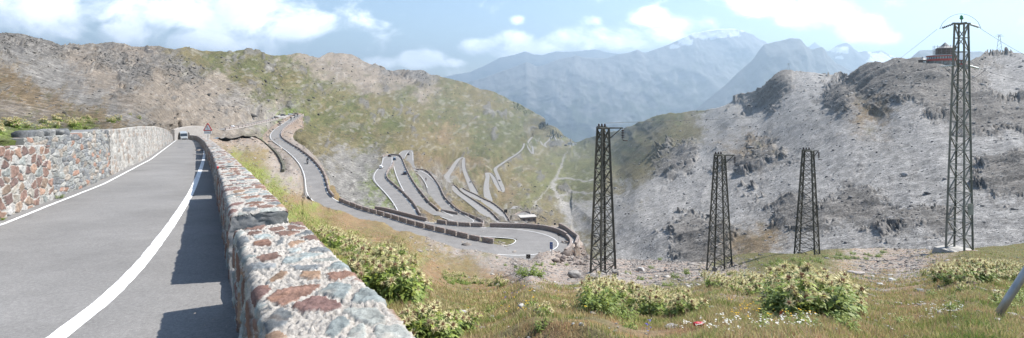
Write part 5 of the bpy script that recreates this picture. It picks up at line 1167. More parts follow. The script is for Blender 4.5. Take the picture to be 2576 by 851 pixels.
# the cyclist
cy = thing('bicycle', (0, 0, 0), 'bicycle ridden up the patched lane', 'bicycle')
for x in (-.5, .52):
    m = MB()
    for k in range(16): a, b = 2 * math.pi * k / 16, 2 * math.pi * (k + 1) / 16; m.bar((x + .33 * math.cos(a), 0, .34 + .33 * math.sin(a)), (x + .33 * math.cos(b), 0, .34 + .33 * math.sin(b)), .03, .03)
    m.build('wheel', M_tyre, cy)
m = MB()
for a, b in (((-.5, 0, .34), (-.05, 0, .3)), ((-.5, 0, .34), (-.18, 0, .85)), ((-.05, 0, .3), (-.18, 0, .85)), ((-.05, 0, .3), (.38, 0, .85)), ((-.18, 0, .8), (.38, 0, .85)), ((.38, 0, .95), (.52, 0, .34))): m.bar(a, b, .04)
m.build('frame', M_sred, cy); m = MB(); m.bar((.42, -.2, .98), (.42, .2, .98), .03); m.build('handlebar', M_tyre, cy); m = MB(); m.box((-.2, 0, .93), (.24, .12, .05)); m.build('saddle', M_tyre, cy)
cr = rider('person bent over a bicycle, riding up the patched lane'); place(cy, RB, 6.5, *Z4(967, 667), side=1.8, s=1.3); place(cr, RB, 6.5, *Z4(967, 667), side=1.8, s=1.2)
# ------------------------------------------------------------------ plants
def leaf_mat(name, rough=.55, trans=.25):
    m, nt, b = mat_new(name, rough, .3); at = N(nt, 'ShaderNodeAttribute', attribute_name='Col')
    tr = N(nt, 'ShaderNodeBsdfTranslucent'); ms = N(nt, 'ShaderNodeMixShader'); ms.inputs[0].default_value = trans
    nt.links.new(at.outputs['Color'], b.inputs['Base Color']); nt.links.new(at.outputs['Color'], tr.inputs['Color'])
    nt.links.new(b.outputs[0], ms.inputs[1]); nt.links.new(tr.outputs[0], ms.inputs[2]); nt.links.new(ms.outputs[0], nt.nodes['Material Output'].inputs['Surface']); return m
M_leaf = leaf_mat('thistle leaf'); M_bract = leaf_mat('thistle bract', .6, .35); M_grass = leaf_mat('grass blade', .6, .3)
class Soup:
    def __init__(s): s.v = []; s.f = []; s.c = []
    def strip(s, pts, widths, side, col, teeth=0.0):
        b = len(s.v); n = len(pts)
        for i, (p, w) in enumerate(zip(pts, widths)):
            k = 1 + (teeth if i % 2 else -teeth); k2 = 1.0
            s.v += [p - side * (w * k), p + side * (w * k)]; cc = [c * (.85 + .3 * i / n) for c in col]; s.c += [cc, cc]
        for i in range(n - 1): s.f.append((b + 2 * i, b + 2 * i + 1, b + 2 * i + 3, b + 2 * i + 2))
    def tri(s, a, b, c, col): k = len(s.v); s.v += [a, b, c]; s.c += [col] * 3; s.f.append((k, k + 1, k + 2))
    def build(s, name, mat, parent=None): return mesh_obj(name, np.array([tuple(v) for v in s.v]), s.f, mat, parent, np.array(s.c))
def thistle_foliage(sp, r, base, h, R, nstem, leaves, dens=1.0, dark=1.0):
    tops = []
    for k in range(nstem):
        a = r.uniform(0, 6.28); d = R * math.sqrt(r.uniform(0, 1)) ; b0 = Vector(base) + Vector((d * math.cos(a), d * math.sin(a), 0)) * .55
        hh = h * r.uniform(.45, 1.1) * (1 - .2 * d / R); lean = Vector((math.cos(a), math.sin(a), 0)) * (d * .55) + Vector((r.normal(0, .03), r.normal(0, .03), 0))
        top = b0 + lean + Vector((0, 0, hh)); tops.append((top, (top - b0).normalized()))
        g = r.uniform(.8, 1.25) * dark; st = (.20 * g, .25 * g, .075 * g)
        side = Vector((math.cos(a + 1.3), math.sin(a + 1.3), 0)); sp.strip([b0 + (top - b0) * f for f in (0, .5, 1)], [.008, .007, .006], side, st)
        for j in range(leaves):
            f = .08 + .9 * (j + r.uniform(0, .8)) / leaves; az = j * 2.4 + r.uniform(-.5, .5); p = b0 + (top - b0) * f
            L = (.20 - .09 * f) * r.uniform(.75, 1.25) * (h / .45); out = Vector((math.cos(az), math.sin(az), 0)); up = r.uniform(.25, .75)
            pts = []; n = 8
            for q in range(n): u = q / (n - 1); pts.append(p + out * (L * u) + Vector((0, 0, L * (up * u - .75 * u * u))))
            w = [L * .12 * math.sin(math.pi * min(1, .15 + .85 * u / 7)) ** .8 + .001 for u in range(n)]; w[-1] = .0008
            sd = Vector((-out.y, out.x, r.uniform(-.35, .35))).normalized(); v_ = r.uniform(.75, 1.35) * dark
            yl = r.uniform(0, 1); sp.strip(pts, w, sd, (.15 * v_ + .13 * yl * f, .215 * v_ + .10 * yl * f, .05 * v_), .55)
    return tops
def flower(sp, r, c, ax, s=1.0):
    x = ax.orthogonal().normalized(); y = ax.cross(x)
    for k in range(38):
        a = k * 2.4 + r.uniform(-.2, .2); el = r.uniform(-.25, .9); o = (x * math.cos(a) + y * math.sin(a)) * math.cos(el) + ax * math.sin(el); L = s * r.uniform(.045, .075)
        w = o.cross(ax).normalized() if o.cross(ax).length > .05 else x; m_ = r.uniform(.85, 1.1); col = (.66 * m_, .60 * m_, .33 * m_)
        p0 = c + o * (.008 * s); p1 = c + o * (L * .55) + ax * (.012 * s); p2 = c + o * L + ax * (L * .35 * r.uniform(-.4, 1.0))
        b = len(sp.v); wd = .0048 * s; sp.v += [p0 - w * wd * .7, p0 + w * wd * .7, p1 + w * wd, p1 - w * wd, p2]; sp.c += [[c_ * .75 for c_ in col]] * 2 + [col] * 3; sp.f += [(b, b + 1, b + 2, b + 3), (b + 3, b + 2, b + 4)]
    for k in range(7):   # brownish florets in the middle
        a = k * 2.4; o = (x * math.cos(a) + y * math.sin(a)) * (.011 * s * (k > 0)); h = .032 * s
        col = (.26, .13, .10) if k % 3 else (.38, .24, .16); b = len(sp.v); q = .010 * s; p = c + o + ax * (.012 * s)
        sp.v += [p + x * q, p + y * q, p - x * q, p - y * q, p + ax * h]; sp.c += [col] * 4 + [[.45, .28, .2]]; sp.f += [(b, b + 1, b + 4), (b + 1, b + 2, b + 4), (b + 2, b + 3, b + 4), (b + 3, b, b + 4)]
def thistle(seed, h, R, nst, leaves, heads, parts, fs=1.0, dark=1.0):
    r = np.random.default_rng(seed); t = None
    sp = Soup(); tops = thistle_foliage(sp, r, (0, 0, 0), h, R, nst, leaves, 1, dark)
    tops.sort(key=lambda q: -q[0].z)
    if parts:
        t = thing('thistle_plant', (0, 0, 0), None, None); sp.build('foliage', M_leaf, t)
        for c, ax in tops[:heads]: fsoup = Soup(); flower(fsoup, r, c, (ax + Vector((r.normal(0, .25), r.normal(0, .25), 0))).normalized(), fs); fsoup.build('flower_head', M_bract, t)
    else:
        for c, ax in tops[:heads]: flower(sp, r, c, ax, fs)
        t = sp.build('thistle_plant' if heads else 'green_herb', M_leaf)
    return t
near_p = [thistle(100 + i, .46, .26, 11, 13, 9 + i % 2, True, 1.4) for i in range(4)]
mid_p = [thistle(200 + i, .46, .26, 12, 11, 12, False, 1.5) for i in range(4)]
herb_p = [thistle(300 + i, .34, .26, 13, 11, 0, False, 1.0, .95) for i in range(3)]
bare_p = [thistle(400 + i, .42, .24, 12, 13, 0, True, 1.0, .85) for i in range(2)]
_used = set()
def put(protos, p, s, label, cat, group):
    i = rng.integers(len(protos)); o = protos[i]; key = (id(protos), i)
    if key not in _used:
        _used.add(key); o.location = tuple(p); o.rotation_euler = (0, 0, rng.uniform(0, 6.28)); o.scale = (s, s, s * rng.uniform(.9, 1.1)); tag(o, label, cat, group); return
    copy_thing(o, p, rng.uniform(0, 6.28), (s, s, s * rng.uniform(.9, 1.1)), label, group)['category'] = cat
def plot(protos, U, V, s, label, group, cat='thistle'):
    p = near_at(U, V); p[2] = gz(p[0], p[1]) - .03
    put(protos, p, s, label, cat, group)
def clump(n, poly, smin, smax, label, group, protos, cat='thistle', vs=1.0):
    n = int(n * 1.45); smin *= .62; smax *= .80
    k = 0; a = np.array(poly, float); lo, hi = a.min(0), a.max(0); tries = 0
    def inside(x, y):
        c = False; m = len(poly)
        for i in range(m):
            x1, y1 = poly[i]; x2, y2 = poly[(i + 1) % m]
            if (y1 > y) != (y2 > y) and x < (x2 - x1) * (y - y1) / (y2 - y1) + x1: c = not c
        return c
    while k < n and tries < n * 40:
        tries += 1; U, V = rng.uniform(lo, hi)
        if inside(U, V): plot(protos, U, V, rng.uniform(smin, smax), label, group, cat); k += 1
# base positions of the clumps (foot of each plant), traced on the ground
clump(14, [(880,640),(940,660),(1030,735),(1040,760),(960,740),(900,690)], .8, 1.1, 'thistle with cream spiny heads in the dense clump right beside the broad parapet top', 'thistles beside the parapet', near_p)
clump(10, [(890,640),(1040,740),(1055,765),(960,745)], .8, 1.1, 'leafy dark green herb filling the clump beside the broad parapet top', 'herbs beside the parapet', bare_p, 'herb')
clump(12, [(780,585),(850,610),(930,640),(1000,640),(1040,650),(1040,665),(920,650),(840,625)], .8, 1.05, 'thistle on the brown slope just behind the dense clump by the parapet', 'thistles behind the parapet clump', near_p)
for U, V, s in ((1052, 838, .62), (1085, 846, .58), (1120, 842, .60), (1165, 838, .62), (1035, 850, .5), (1100, 856, .55)): plot(near_p, U, V, s, 'low thistle with large pink and cream heads close to the corner of the parapet', 'low thistles by the parapet corner')
for U, V, s in ((1040, 850, .6), (1075, 852, .62), (1140, 850, .6)): plot(bare_p, U, V, s, 'leafy dark herb under the low thistles by the parapet corner', 'low herbs by the parapet corner', 'herb')
clump(16, [(1120,688),(1165,690),(1200,700),(1280,715),(1300,725),(1240,722),(1160,715),(1118,705)], .8, 1.05, 'thistle in the clump on the gravel edge between the parapet and tallest mast', 'thistles on the gravel edge', mid_p)
clump(10, [(1118,695),(1190,712),(1180,722),(1120,712)], .85, 1.1, 'dark leafy herb under the thistles on the gravel edge', 'herbs on the gravel edge', herb_p, 'herb')
clump(20, [(1490,735),(1560,745),(1660,765),(1740,790),(1800,800),(1780,815),(1640,800),(1530,790),(1480,775)], .75, 1.0, 'thistle in the large cream headed clump in front of the tallest dark mast', 'thistles in front of the tallest mast', near_p)
clump(8, [(1490,760),(1600,790),(1560,808),(1490,795)], .7, .95, 'leafy herb low in the large clump in front of the tallest dark mast', 'herbs in front of the tallest mast', bare_p, 'herb')
clump(10, [(1500,720),(1600,735),(1720,750),(1700,765),(1560,745)], .8, 1.0, 'thistle at the back of the large clump in front of the tallest dark mast', 'thistles at the back of the large clump', mid_p)
clump(26, [(1760,695),(1850,690),(1920,700),(1990,715),(1990,740),(1880,745),(1790,725)], .7, .95, 'small thistle in the wide patch in front of the middle dark mast', 'thistles in front of the middle mast', mid_p)
clump(16, [(1935,745),(2000,735),(2100,745),(2170,755),(2180,775),(2090,790),(1990,795),(1930,780)], .95, 1.25, 'thistle in the dense green clump between the middle mast and the tall pylon', 'thistles in the dense green clump', near_p)
clump(10, [(1945,760),(2060,785),(2160,770),(2060,800),(1960,795)], .9, 1.2, 'dark leafy herb in the dense green clump between the middle mast and the tall pylon', 'herbs in the dense green clump', bare_p, 'herb')
clump(14, [(2320,690),(2360,685),(2450,690),(2480,700),(2440,712),(2340,712)], .85, 1.1, 'thistle in the green clump at the foot of the tall pylon', 'thistles at the foot of the pylon', mid_p)
clump(12, [(2470,680),(2560,675),(2640,690),(2620,715),(2500,712)], .8, 1.05, 'thistle in the grassy patch right of the tall pylon', 'thistles right of the pylon', mid_p)
clump(9, [(2500,770),(2576,730),(2640,760),(2576,790)], .7, 1.0, 'bright green leafy herb at the right edge around the leaning tube', 'herbs around the leaning tube', herb_p, 'herb')
clump(26, [(1900,660),(2010,655),(2100,640),(2230,632),(2230,650),(2080,665),(1950,680)], .9, 1.3, 'green herb tuft on the mound around the leaning mast', 'herbs around the leaning mast', herb_p, 'herb')
for U, V, s in ((1310, 690, 1.1), (1330, 694, 1.2), (1352, 697, 1.1), (1300, 676, .9), (1390, 667, 1.3), (1355, 669, 1.3), (1425, 669, 1.2), (1250, 650, 1.2), (1580, 690, 1.0), (1640, 676, 1.2), (1660, 655, 1.4), (1700, 700, 1.0), (1730, 690, 1.2), (1680, 720, .9), (1610, 705, .9), (1270, 668, 1.0)): plot(herb_p, U, V, s, 'isolated green tuft on the grey gravel behind the thistles', 'tufts on the gravel', 'herb')
for k in range(70):
    U, V = rng.uniform(1080, 2560), rng.uniform(690, 835)
    plot(herb_p if k % 3 else mid_p, U, V, rng.uniform(.22, .5), 'small herb or thistle scattered singly in the meadow', 'small herbs scattered in the meadow', 'herb')
# plants on the bank above the left wall
for k in range(34):
    y = rng.uniform(14.5, 40) if k < 26 else rng.uniform(20, 60); d = rng.uniform(.9, 3.2); x = float(xL(y)) - .75 - d
    U = 1288 + x / y * F; q = LRX[-1]; p = None
    j = int(np.clip(round((U + 330) / 2.5), 0, LRX.shape[1] - 1)); c = LRX[:, j]; i = int(np.argmin(np.abs(c[:, 1] - y))); p = c[i].copy(); p[0] = (U - 1288) / F * p[1]; p[2] -= .05
    put(mid_p if rng.uniform() < .6 else herb_p, p, rng.uniform(.6, 1.05), 'pale thistle growing on the bank above the left retaining wall', 'thistle', 'thistles above the left wall')
plot_w = lambda y: None
for y, s, lb in ((17.9, .5, 'fern like green weed growing at the foot of the left wall'), (13.6, .3, 'tiny weed at the foot of the reddish wall')):
    put(herb_p, (float(xL(y)) - .3, y, zroad(y)), s, lb, 'weed', None)

# ------------------------------------------------------------------ grass: one countless mass
def grass(n, yr, umin, umax, hr, wr, name, pal, keep):
    pts = []
    y = np.exp(rng.uniform(math.log(yr[0]), math.log(yr[1]), n * 2)); u = rng.uniform(umin, umax, n * 2); U = 1288 + u * F
    j = np.clip(np.round((U - 480) / 3.0).astype(int), 0, NX.shape[1] - 1)
    cy = NX[:, :, 1]; out = np.zeros((len(y), 3)); ok = np.zeros(len(y), bool)
    for jj in np.unique(j):
        m = j == jj; col = NX[:, jj]; order = np.argsort(col[:, 1]); out[m, 1] = y[m]; out[m, 2] = np.interp(y[m], col[order, 1], col[order, 2]); ok[m] = (y[m] < col[:, 1].max()) & (y[m] > col[:, 1].min())
    out[:, 0] = u * y; ok &= (out[:, 0] > xW(y) + 1.0)
    d = pnoise(np.stack([out[:, 0] / 1.3, out[:, 1] / 1.3, y * 0], 1)) + .5 * pnoise(np.stack([out[:, 0] / .4, out[:, 1] / .4, y * 0 + 4], 1)) + keep(U, VH - out[:, 2] / y * F); ok &= d > rng.uniform(-.5, .5, len(y))
    o = out[ok][:n]; dd = d[ok][:n]; n = len(o); yy = o[:, 1]
    h = rng.uniform(*hr, n) * (1 + .25 * np.clip(dd, -1, 1)) * np.clip(yy / 8, 1, 1.5); w = rng.uniform(*wr, n) * np.clip(yy / 5, 1, 6); a = rng.uniform(0, 6.28, n); ln = rng.uniform(.1, .9, n) * h
    sx = np.stack([np.cos(a), np.sin(a), a * 0], 1) * w[:, None]; b = rng.uniform(0, 6.28, n); lx = np.stack([np.cos(b), np.sin(b), b * 0], 1) * ln[:, None]
    up = np.array([0, 0, 1.0])
    v = np.stack([o - sx, o + sx, o + lx * .35 + up * (h * .6)[:, None] + sx * .7, o + lx * .35 + up * (h * .6)[:, None] - sx * .7, o + lx + up * h[:, None]], 1)
    v[:, :2, 2] -= .02
    t = np.arange(n) * 5; f = np.concatenate([np.stack([t, t + 1, t + 2], 1), np.stack([t, t + 2, t + 3], 1), np.stack([t + 3, t + 2, t + 4], 1)])
    P_ = np.array(pal); z = pnoise(np.stack([o[:, 0] / 1.1, o[:, 1] / 1.1, o[:, 0] * 0 + 8], 1)) + .6 * pnoise(np.stack([o[:, 0] / .3, o[:, 1] / .3, o[:, 0] * 0 + 18], 1)) + rng.normal(0, .35, n)
    ci = np.clip(((z + 1) / 2 * len(P_)).astype(int), 0, len(P_) - 1); c = P_[ci] * rng.uniform(.9, 1.5, n)[:, None]
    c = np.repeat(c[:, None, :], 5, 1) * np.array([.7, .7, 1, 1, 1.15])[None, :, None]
    return struct(mesh_obj(name, v.reshape(-1, 3), f, M_grass, None, c.reshape(-1, 3)), 'stuff')
GP = [(.13,.18,.045), (.20,.25,.07), (.28,.29,.10), (.36,.32,.14), (.44,.36,.19), (.36,.24,.13), (.48,.39,.24), (.25,.29,.09)]
def kp(U, V):
    g = -1.6 * np.exp(-(((U - 1500) / 330) ** 2 + ((V - 685) / 24) ** 2)) - .9 * np.exp(-(((U - 2230) / 130) ** 2 + ((V - 665) / 22) ** 2)) + .35 * np.exp(-(((V - 790) / 60) ** 2)) - .15
    return g
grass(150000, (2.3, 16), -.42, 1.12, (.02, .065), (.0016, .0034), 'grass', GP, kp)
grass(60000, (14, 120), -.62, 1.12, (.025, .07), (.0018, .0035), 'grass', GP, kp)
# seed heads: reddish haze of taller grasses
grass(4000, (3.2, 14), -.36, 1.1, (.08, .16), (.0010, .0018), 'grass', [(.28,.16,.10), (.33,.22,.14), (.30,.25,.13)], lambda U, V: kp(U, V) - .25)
# small flowers: white yarrow dots, yellow and violet ones
def flower_dots(n, boxes, col, r0, name):
    vs = []; fs = []; cs2 = []
    for k in range(n):
        u0, v0, u1, v1 = boxes[k % len(boxes)]; p = near_at(rng.uniform(u0, u1), rng.uniform(v0, v1)); p[2] += rng.uniform(.04, .13)
        for q in range(3):
            c = p + rng.normal(0, .012, 3) * np.array((1, 1, .4)); r = r0 * rng.uniform(.6, 1.2); b = len(vs)
            for i in range(6): a = i * math.pi / 3; vs.append(c + np.array((r * math.cos(a), r * math.sin(a), .003 * math.cos(a * 2))))
            fs.append(tuple(range(b, b + 6))); cs2 += [col] * 6
    return struct(mesh_obj(name, np.array(vs), fs, M_bract, None, np.array(cs2)), 'stuff')
flower_dots(130, [(1880, 815, 2050, 845), (2280, 780, 2420, 812), (1700, 820, 1860, 848), (2180, 700, 2300, 740)], (.80, .79, .72), .0075, 'white_flowers')
flower_dots(90, [(1150, 700, 1500, 800), (1830, 770, 2050, 830)], (.75, .48, .03), .008, 'yellow_flowers')
flower_dots(8, [(1270, 745, 1320, 760), (1615, 828, 1660, 848)], (.12, .10, .45), .010, 'violet_flowers')

# ------------------------------------------------------------------ stones
def rocks_mass(name, P3, sizes, cols, mat, seed, flat=.7):
    import bmesh
    bm = bmesh.new(); bmesh.ops.create_icosphere(bm, subdivisions=1, radius=1.0); v0 = np.array([x.co[:] for x in bm.verts]); f0 = np.array([[q.index for q in p.verts] for p in bm.faces]); bm.free()
    r = np.random.default_rng(seed); n = len(P3); k = len(v0)
    s = np.array(sizes)[:, None] * np.stack([r.uniform(.6, 1.4, n), r.uniform(.6, 1.4, n), r.uniform(.45, 1.0, n) * flat], 1)
    jit = 1 + .38 * r.normal(size=(n, k, 1)).clip(-1.4, 1.4) * .7
    v = v0[None] * jit * s[:, None, :]; a = r.uniform(0, 6.28, n); ca, sa = np.cos(a), np.sin(a); t = r.normal(0, .35, n)
    x = v[..., 0] * ca[:, None] - v[..., 1] * sa[:, None]; y = v[..., 0] * sa[:, None] + v[..., 1] * ca[:, None]; z = v[..., 2] + x * t[:, None] * .5
    V = np.stack([x, y, z], -1) + np.asarray(P3)[:, None, :]; f = (f0[None] + (np.arange(n) * k)[:, None, None]).reshape(-1, 3)
    C = np.repeat((np.array(cols) * r.uniform(.55, 1.35, (n, 1)))[:, None, :], k, 1)
    return struct(mesh_obj(name, V.reshape(-1, 3), f, mat, None, C.reshape(-1, 3)), 'stuff')
def sample_sheet(X, U, V, n, wfun):
    w = wfun(U.ravel(), V.ravel()) ; w = w / w.sum(); i = rng.choice(len(w), n, p=w); p = X.reshape(-1, 3)[i].copy(); p[:, 0] += rng.normal(0, .001, n) * p[:, 1]; return p
def blobs(U, V, L, r):
    o = np.zeros(U.shape)
    for a, b in L: o = np.maximum(o, np.exp(-(((U - a) / r) ** 2 + ((V - b) * 1.4 / r) ** 2)))
    return o
dk = sample_sheet(LRX, LRU, LRV, 5000, lambda U, V: (blobs(U, V, LRC['R'], 34) ** 2 + .03) * (U < 1420) * (U > -40) * (np.abs(V - np.interp(U, *zip(*LRT))) > 3))
rocks_mass('rubble', dk, np.minimum(dk[:, 1] * rng.lognormal(-6.9, .55, len(dk)), 2.6), np.tile((.115, .108, .10), (len(dk), 1)), M_rock, 5, .9)
pl = sample_sheet(LRX, LRU, LRV, 5200, lambda U, V: (blobs(U, V, LRC['B'], 40) + .14) * (U > 1500))
rocks_mass('rubble', pl, np.minimum(pl[:, 1] * rng.lognormal(-6.7, .55, len(pl)), 3), np.tile((.22, .212, .205), (len(pl), 1)), M_rock, 6, .8)
sc_ = sample_sheet(LRX, LRU, LRV, 2600, lambda U, V: blobs(U, V, LRC['S'] + LRC['K'], 60) * (U < 1200) * (U > -40))
rocks_mass('rubble', sc_, np.minimum(sc_[:, 1] * rng.lognormal(-7, .5, len(sc_)), 1.5), np.tile((.22, .20, .18), (len(sc_), 1)), M_rock, 7, .7)
gv = sample_sheet(NX, NU, NV, 20000, lambda U, V: blobs(U, V, NC['P'], 45) * (V > 615) + .02 * (V > 640))
rocks_mass('gravel', gv, np.clip(gv[:, 1], 3, 90) * rng.lognormal(-6.95, .6, len(gv)), np.tile((.215, .196, .18), (len(gv), 1)) , M_rock, 8, .6)
g2 = sample_sheet(NX, NU, NV, 1500, lambda U, V: blobs(U, V, NC['S'] + NC['K'], 50) * (V < 640))
rocks_mass('gravel', g2, np.clip(g2[:, 1], 20, 400) * rng.lognormal(-6.3, .5, len(g2)), np.tile((.24, .21, .185), (len(g2), 1)), M_rock, 9, .6)
g3 = sample_sheet(NX, NU, NV, 420, lambda U, V: (V > 690) * (V < 850) * (U > 1080) * (U < 2576) * (.3 + blobs(U, V, [(2280, 740), (2230, 705), (1950, 810), (1450, 720), (1780, 700), (2400, 800)], 120)))
rocks_mass('gravel', g3 + np.array((0, 0, .01)), g3[:, 1] * rng.lognormal(-5.75, .45, len(g3)), np.tile((.34, .32, .295), (len(g3), 1)), M_rock, 15, .55)
bk = []
for k in range(240):
    U, V = rng.uniform(1398, 1492), rng.uniform(606, 668)
    if V < 600 + abs(U - 1425) * .9 - 8: continue
    p = near_at(U, V); bk.append(p + rng.normal(0, .25, 3))
rocks_mass('rubble', np.array(bk), rng.lognormal(-1.35, .5, len(bk)), np.tile((.20, .165, .145), (len(bk), 1)), M_rock, 12, .8)
for i, (U, V, w, h, col, lb) in enumerate(((1168, 790, 24, 10, (.46,.44,.42), 'white flat topped stone in the grass right of the low thistles'), (1240, 800, 18, 7, (.30,.29,.28), 'grey flat stone sunk in the grass beside the white stone'), (1462, 822, 14, 8, (.42,.40,.39), 'pale stone left of the large thistle clump'), (1690, 826, 40, 7, (.30,.29,.28), 'broad flat grey slab under the large thistle clump'),
    (2245, 705, 20, 5, (.40,.39,.37), 'thin pale stone slab lying right of the dense green clump'), (2215, 719, 16, 7, (.36,.355,.345), 'tilted pale slab in front of the thin slab'), (2260, 765, 20, 6, (.38,.36,.34), 'flat pink grey stone in the dry grass'), (2315, 731, 20, 5, (.26,.265,.27), 'bluish flat stone in the grass before the pylon'), (2445, 718, 30, 7, (.13,.09,.075), 'dark reddish boulder in front of the pylon clump'), (2345, 787, 14, 5, (.44,.42,.40), 'small white stone among the white flowers'), (2550, 793, 26, 5, (.30,.29,.29), 'grey slab at the foot of the leaning tube'),
    (1445, 700, 46, 22, (.23,.215,.20), 'large grey boulder heaped against the left foot of the tallest mast'), (1548, 694, 22, 16, (.20,.185,.17), 'reddish grey boulder at the right foot of the tallest mast'), (1490, 703, 26, 12, (.19,.175,.16), 'low boulder in the rubble under the tallest mast'), (1612, 683, 22, 12, (.36,.35,.34), 'pale angular block on the gravel right of the tallest mast'), (2140, 738, 30, 10, (.33,.31,.29), 'grey stone at the right end of the dense green clump'), (2150, 690, 40, 9, (.30,.27,.25), 'low outcrop of pale rock behind the dense green clump'))):
    p = near_at(U, V); k = p[1] / F; o = rock_mesh('stone', (w * k * .62, w * k * .5, h * k), 500 + i, col, 3, .8); o.location = p + np.array((0, 0, h * k * .32)); o.rotation_euler = (.1 * (i % 3 - 1), .08, i * 1.3); tag(o, lb, 'stone')

# ------------------------------------------------------------------ conifers on the far ridge
M_con = plain('dark needles', (.028, .048, .022), .8, 0, .35, .5)
def conifer(seed):
    r = np.random.default_rng(seed); m = MB(); H = 10.0
    for k in range(9):
        z = 1.0 + k * .98; R = 2.3 * (1 - k / 9.6); n = 9; vs = [(0, 0, z + 1.9)]
        for i in range(n * 2): a = math.pi * i / n + k; q = R * (1.0 if i % 2 else .55) * r.uniform(.75, 1.15); vs.append((q * math.cos(a), q * math.sin(a), z - .25 * (i % 2) + r.uniform(-.15, .15)))
        m.add(vs, [(0, i + 1, (i + 1) % (2 * n) + 1) for i in range(2 * n)])
    m.bar((0, 0, -.8), (0, 0, 2), .3); return m.build('conifer', M_con)
cp = [conifer(1), conifer(2), conifer(3)]
cnt = 0
while cnt < 230:
    t = rng.uniform(0, 1); U = 1290 + 140 * t ** .8; top = np.interp(U, *zip(*LRT)); V = top + abs(rng.normal(0, 1)) * (10 + 10 * t) * (1.1 if t > .35 else .7) + 1
    if V > 352 or (U > 1400 and V > 349): continue
    p = far_at(U, V); s = rng.uniform(1.3, 2.3) * (.75 if U < 1330 else 1); i = cnt % 3
    if cnt < 3: o = cp[i]
    else: o = cp[i].copy(); COL.objects.link(o)
    o.location = p; o.rotation_euler = (0, 0, rng.uniform(0, 6)); o.scale = (s, s, s * rng.uniform(.9, 1.25)); tag(o, 'dark conifer in the wood on the far ridge end above the hamlet', 'tree', 'conifers on the far ridge'); cnt += 1

# ------------------------------------------------------------------ litter and the leaning tube
p = near_at(1757, 826); can = thing('drink_can', p + np.array((0, 0, .035)), 'crushed red drink can lying in the grass', 'can', None, .15); kk = p[1] / F
m = MB(); L = 26 * kk; R_ = 5 * kk; m.tube([(-L / 2, 0, 0), (-L / 2 + .006, 0, 0), (-.1 * L, 0, .003), (.2 * L, 0, -.002), (L / 2 - .006, 0, 0), (L / 2, 0, 0)], [R_ * .8, R_, R_ * .93, R_ * .9, R_, R_ * .8], 16); m.build('body', plain('red can', (.50, .03, .05), .3, .3, .1, 30), can, True)
m = MB(); m.tube([(L / 2, 0, 0), (L / 2 + .002, 0, 0)], R_ * .78, 14); m.build('lid', M_rim, can); m = MB(); m.bar((-L * .28, -R_ * .93, .2 * R_), (L * .3, -R_ * .93, .25 * R_), .012 * 1, .004); m.build('white_stripe', M_swhite, can)
p = near_at(1973, 800); o = rock_mesh('litter', (.05, .04, .05), 91, (.62, .14, .05), 2, .8); o.location = p + np.array((0, 0, .04)); tag(o, 'crumpled orange scrap of litter below the dense green clump', 'litter')
p = near_at(2497, 790); k = p[1] / F; a = p + np.array((0, 0, -.1)); b = P(2640, 590, p[1] * .98); m = MB(); m.tube([a, a + (b - a) * .33 + np.array((-.01, 0, -.012)), a + (b - a) * .66, b], 8.2 * k, 20); o = m.build('steel_tube', M_galv, None, True); tag(o, 'grey galvanised steel tube leaning out of the grass', 'tube')
# a drystone bank following the old track below the far wall
dq = smooth_path(np.array([P(*q) for q in ((672, 362, 262), (690, 372, 246), (706, 388, 225), (714, 405, 203), (714, 425, 183), (711, 438, 168))]), 2.0, 2)
for i in range(len(dq)): dq[i, 2] = gz(dq[i, 0], dq[i, 1]) - .1
wall_along(dq, .9, .8, 1.0, 'old mossy drystone bank curving down the bowl above the lower road', plain('mossy stone', (.10, .095, .07), .95, 0, .4, 1.0), 'drystone_wall')
# ------------------------------------------------------------------ sun, sky, clouds, air
SUN_AZ, SUN_EL = math.radians(74), math.radians(50)
sd = Vector((math.cos(SUN_EL) * math.sin(SUN_AZ), math.cos(SUN_EL) * math.cos(SUN_AZ), math.sin(SUN_EL)))
sl = bpy.data.lights.new('sun', 'SUN'); sl.energy = 5.0; sl.angle = math.radians(.53); sl.color = (1.0, .955, .89)
so = link(bpy.data.objects.new('sun', sl)); so.rotation_euler = sd.to_track_quat('Z', 'Y').to_euler()
W = bpy.data.worlds.new('World'); SC.world = W; W.use_nodes = True; nt = W.node_tree
for n in list(nt.nodes): nt.nodes.remove(n)
out = N(nt, 'ShaderNodeOutputWorld'); bg = N(nt, 'ShaderNodeBackground'); bg.inputs['Strength'].default_value = .09
sky = N(nt, 'ShaderNodeTexSky', sky_type='NISHITA'); sky.sun_disc = False; sky.sun_elevation = SUN_EL; sky.sun_rotation = SUN_AZ
sky.altitude = 2400; sky.air_density = 1.5; sky.dust_density = .6; sky.ozone_density = 2.0
nt.links.new(sky.outputs[0], bg.inputs['Color'])
tc = N(nt, 'ShaderNodeTexCoord'); sp = N(nt, 'ShaderNodeSeparateXYZ'); nt.links.new(tc.outputs['Generated'], sp.inputs[0])
def M2(op, a, b=None, c=None, clamp=False):
    n = N(nt, 'ShaderNodeMath', operation=op); n.use_clamp = clamp
    for i, v in enumerate((a, b, c)):
        if v is None: continue
        if hasattr(v, 'is_linked'): nt.links.new(v, n.inputs[i])
        else: n.inputs[i].default_value = v
    return n.outputs[0]
ymax = M2('MAXIMUM', sp.outputs['Y'], .02)
cu = M2('DIVIDE', sp.outputs['X'], ymax); cv = M2('DIVIDE', sp.outputs['Z'], ymax)
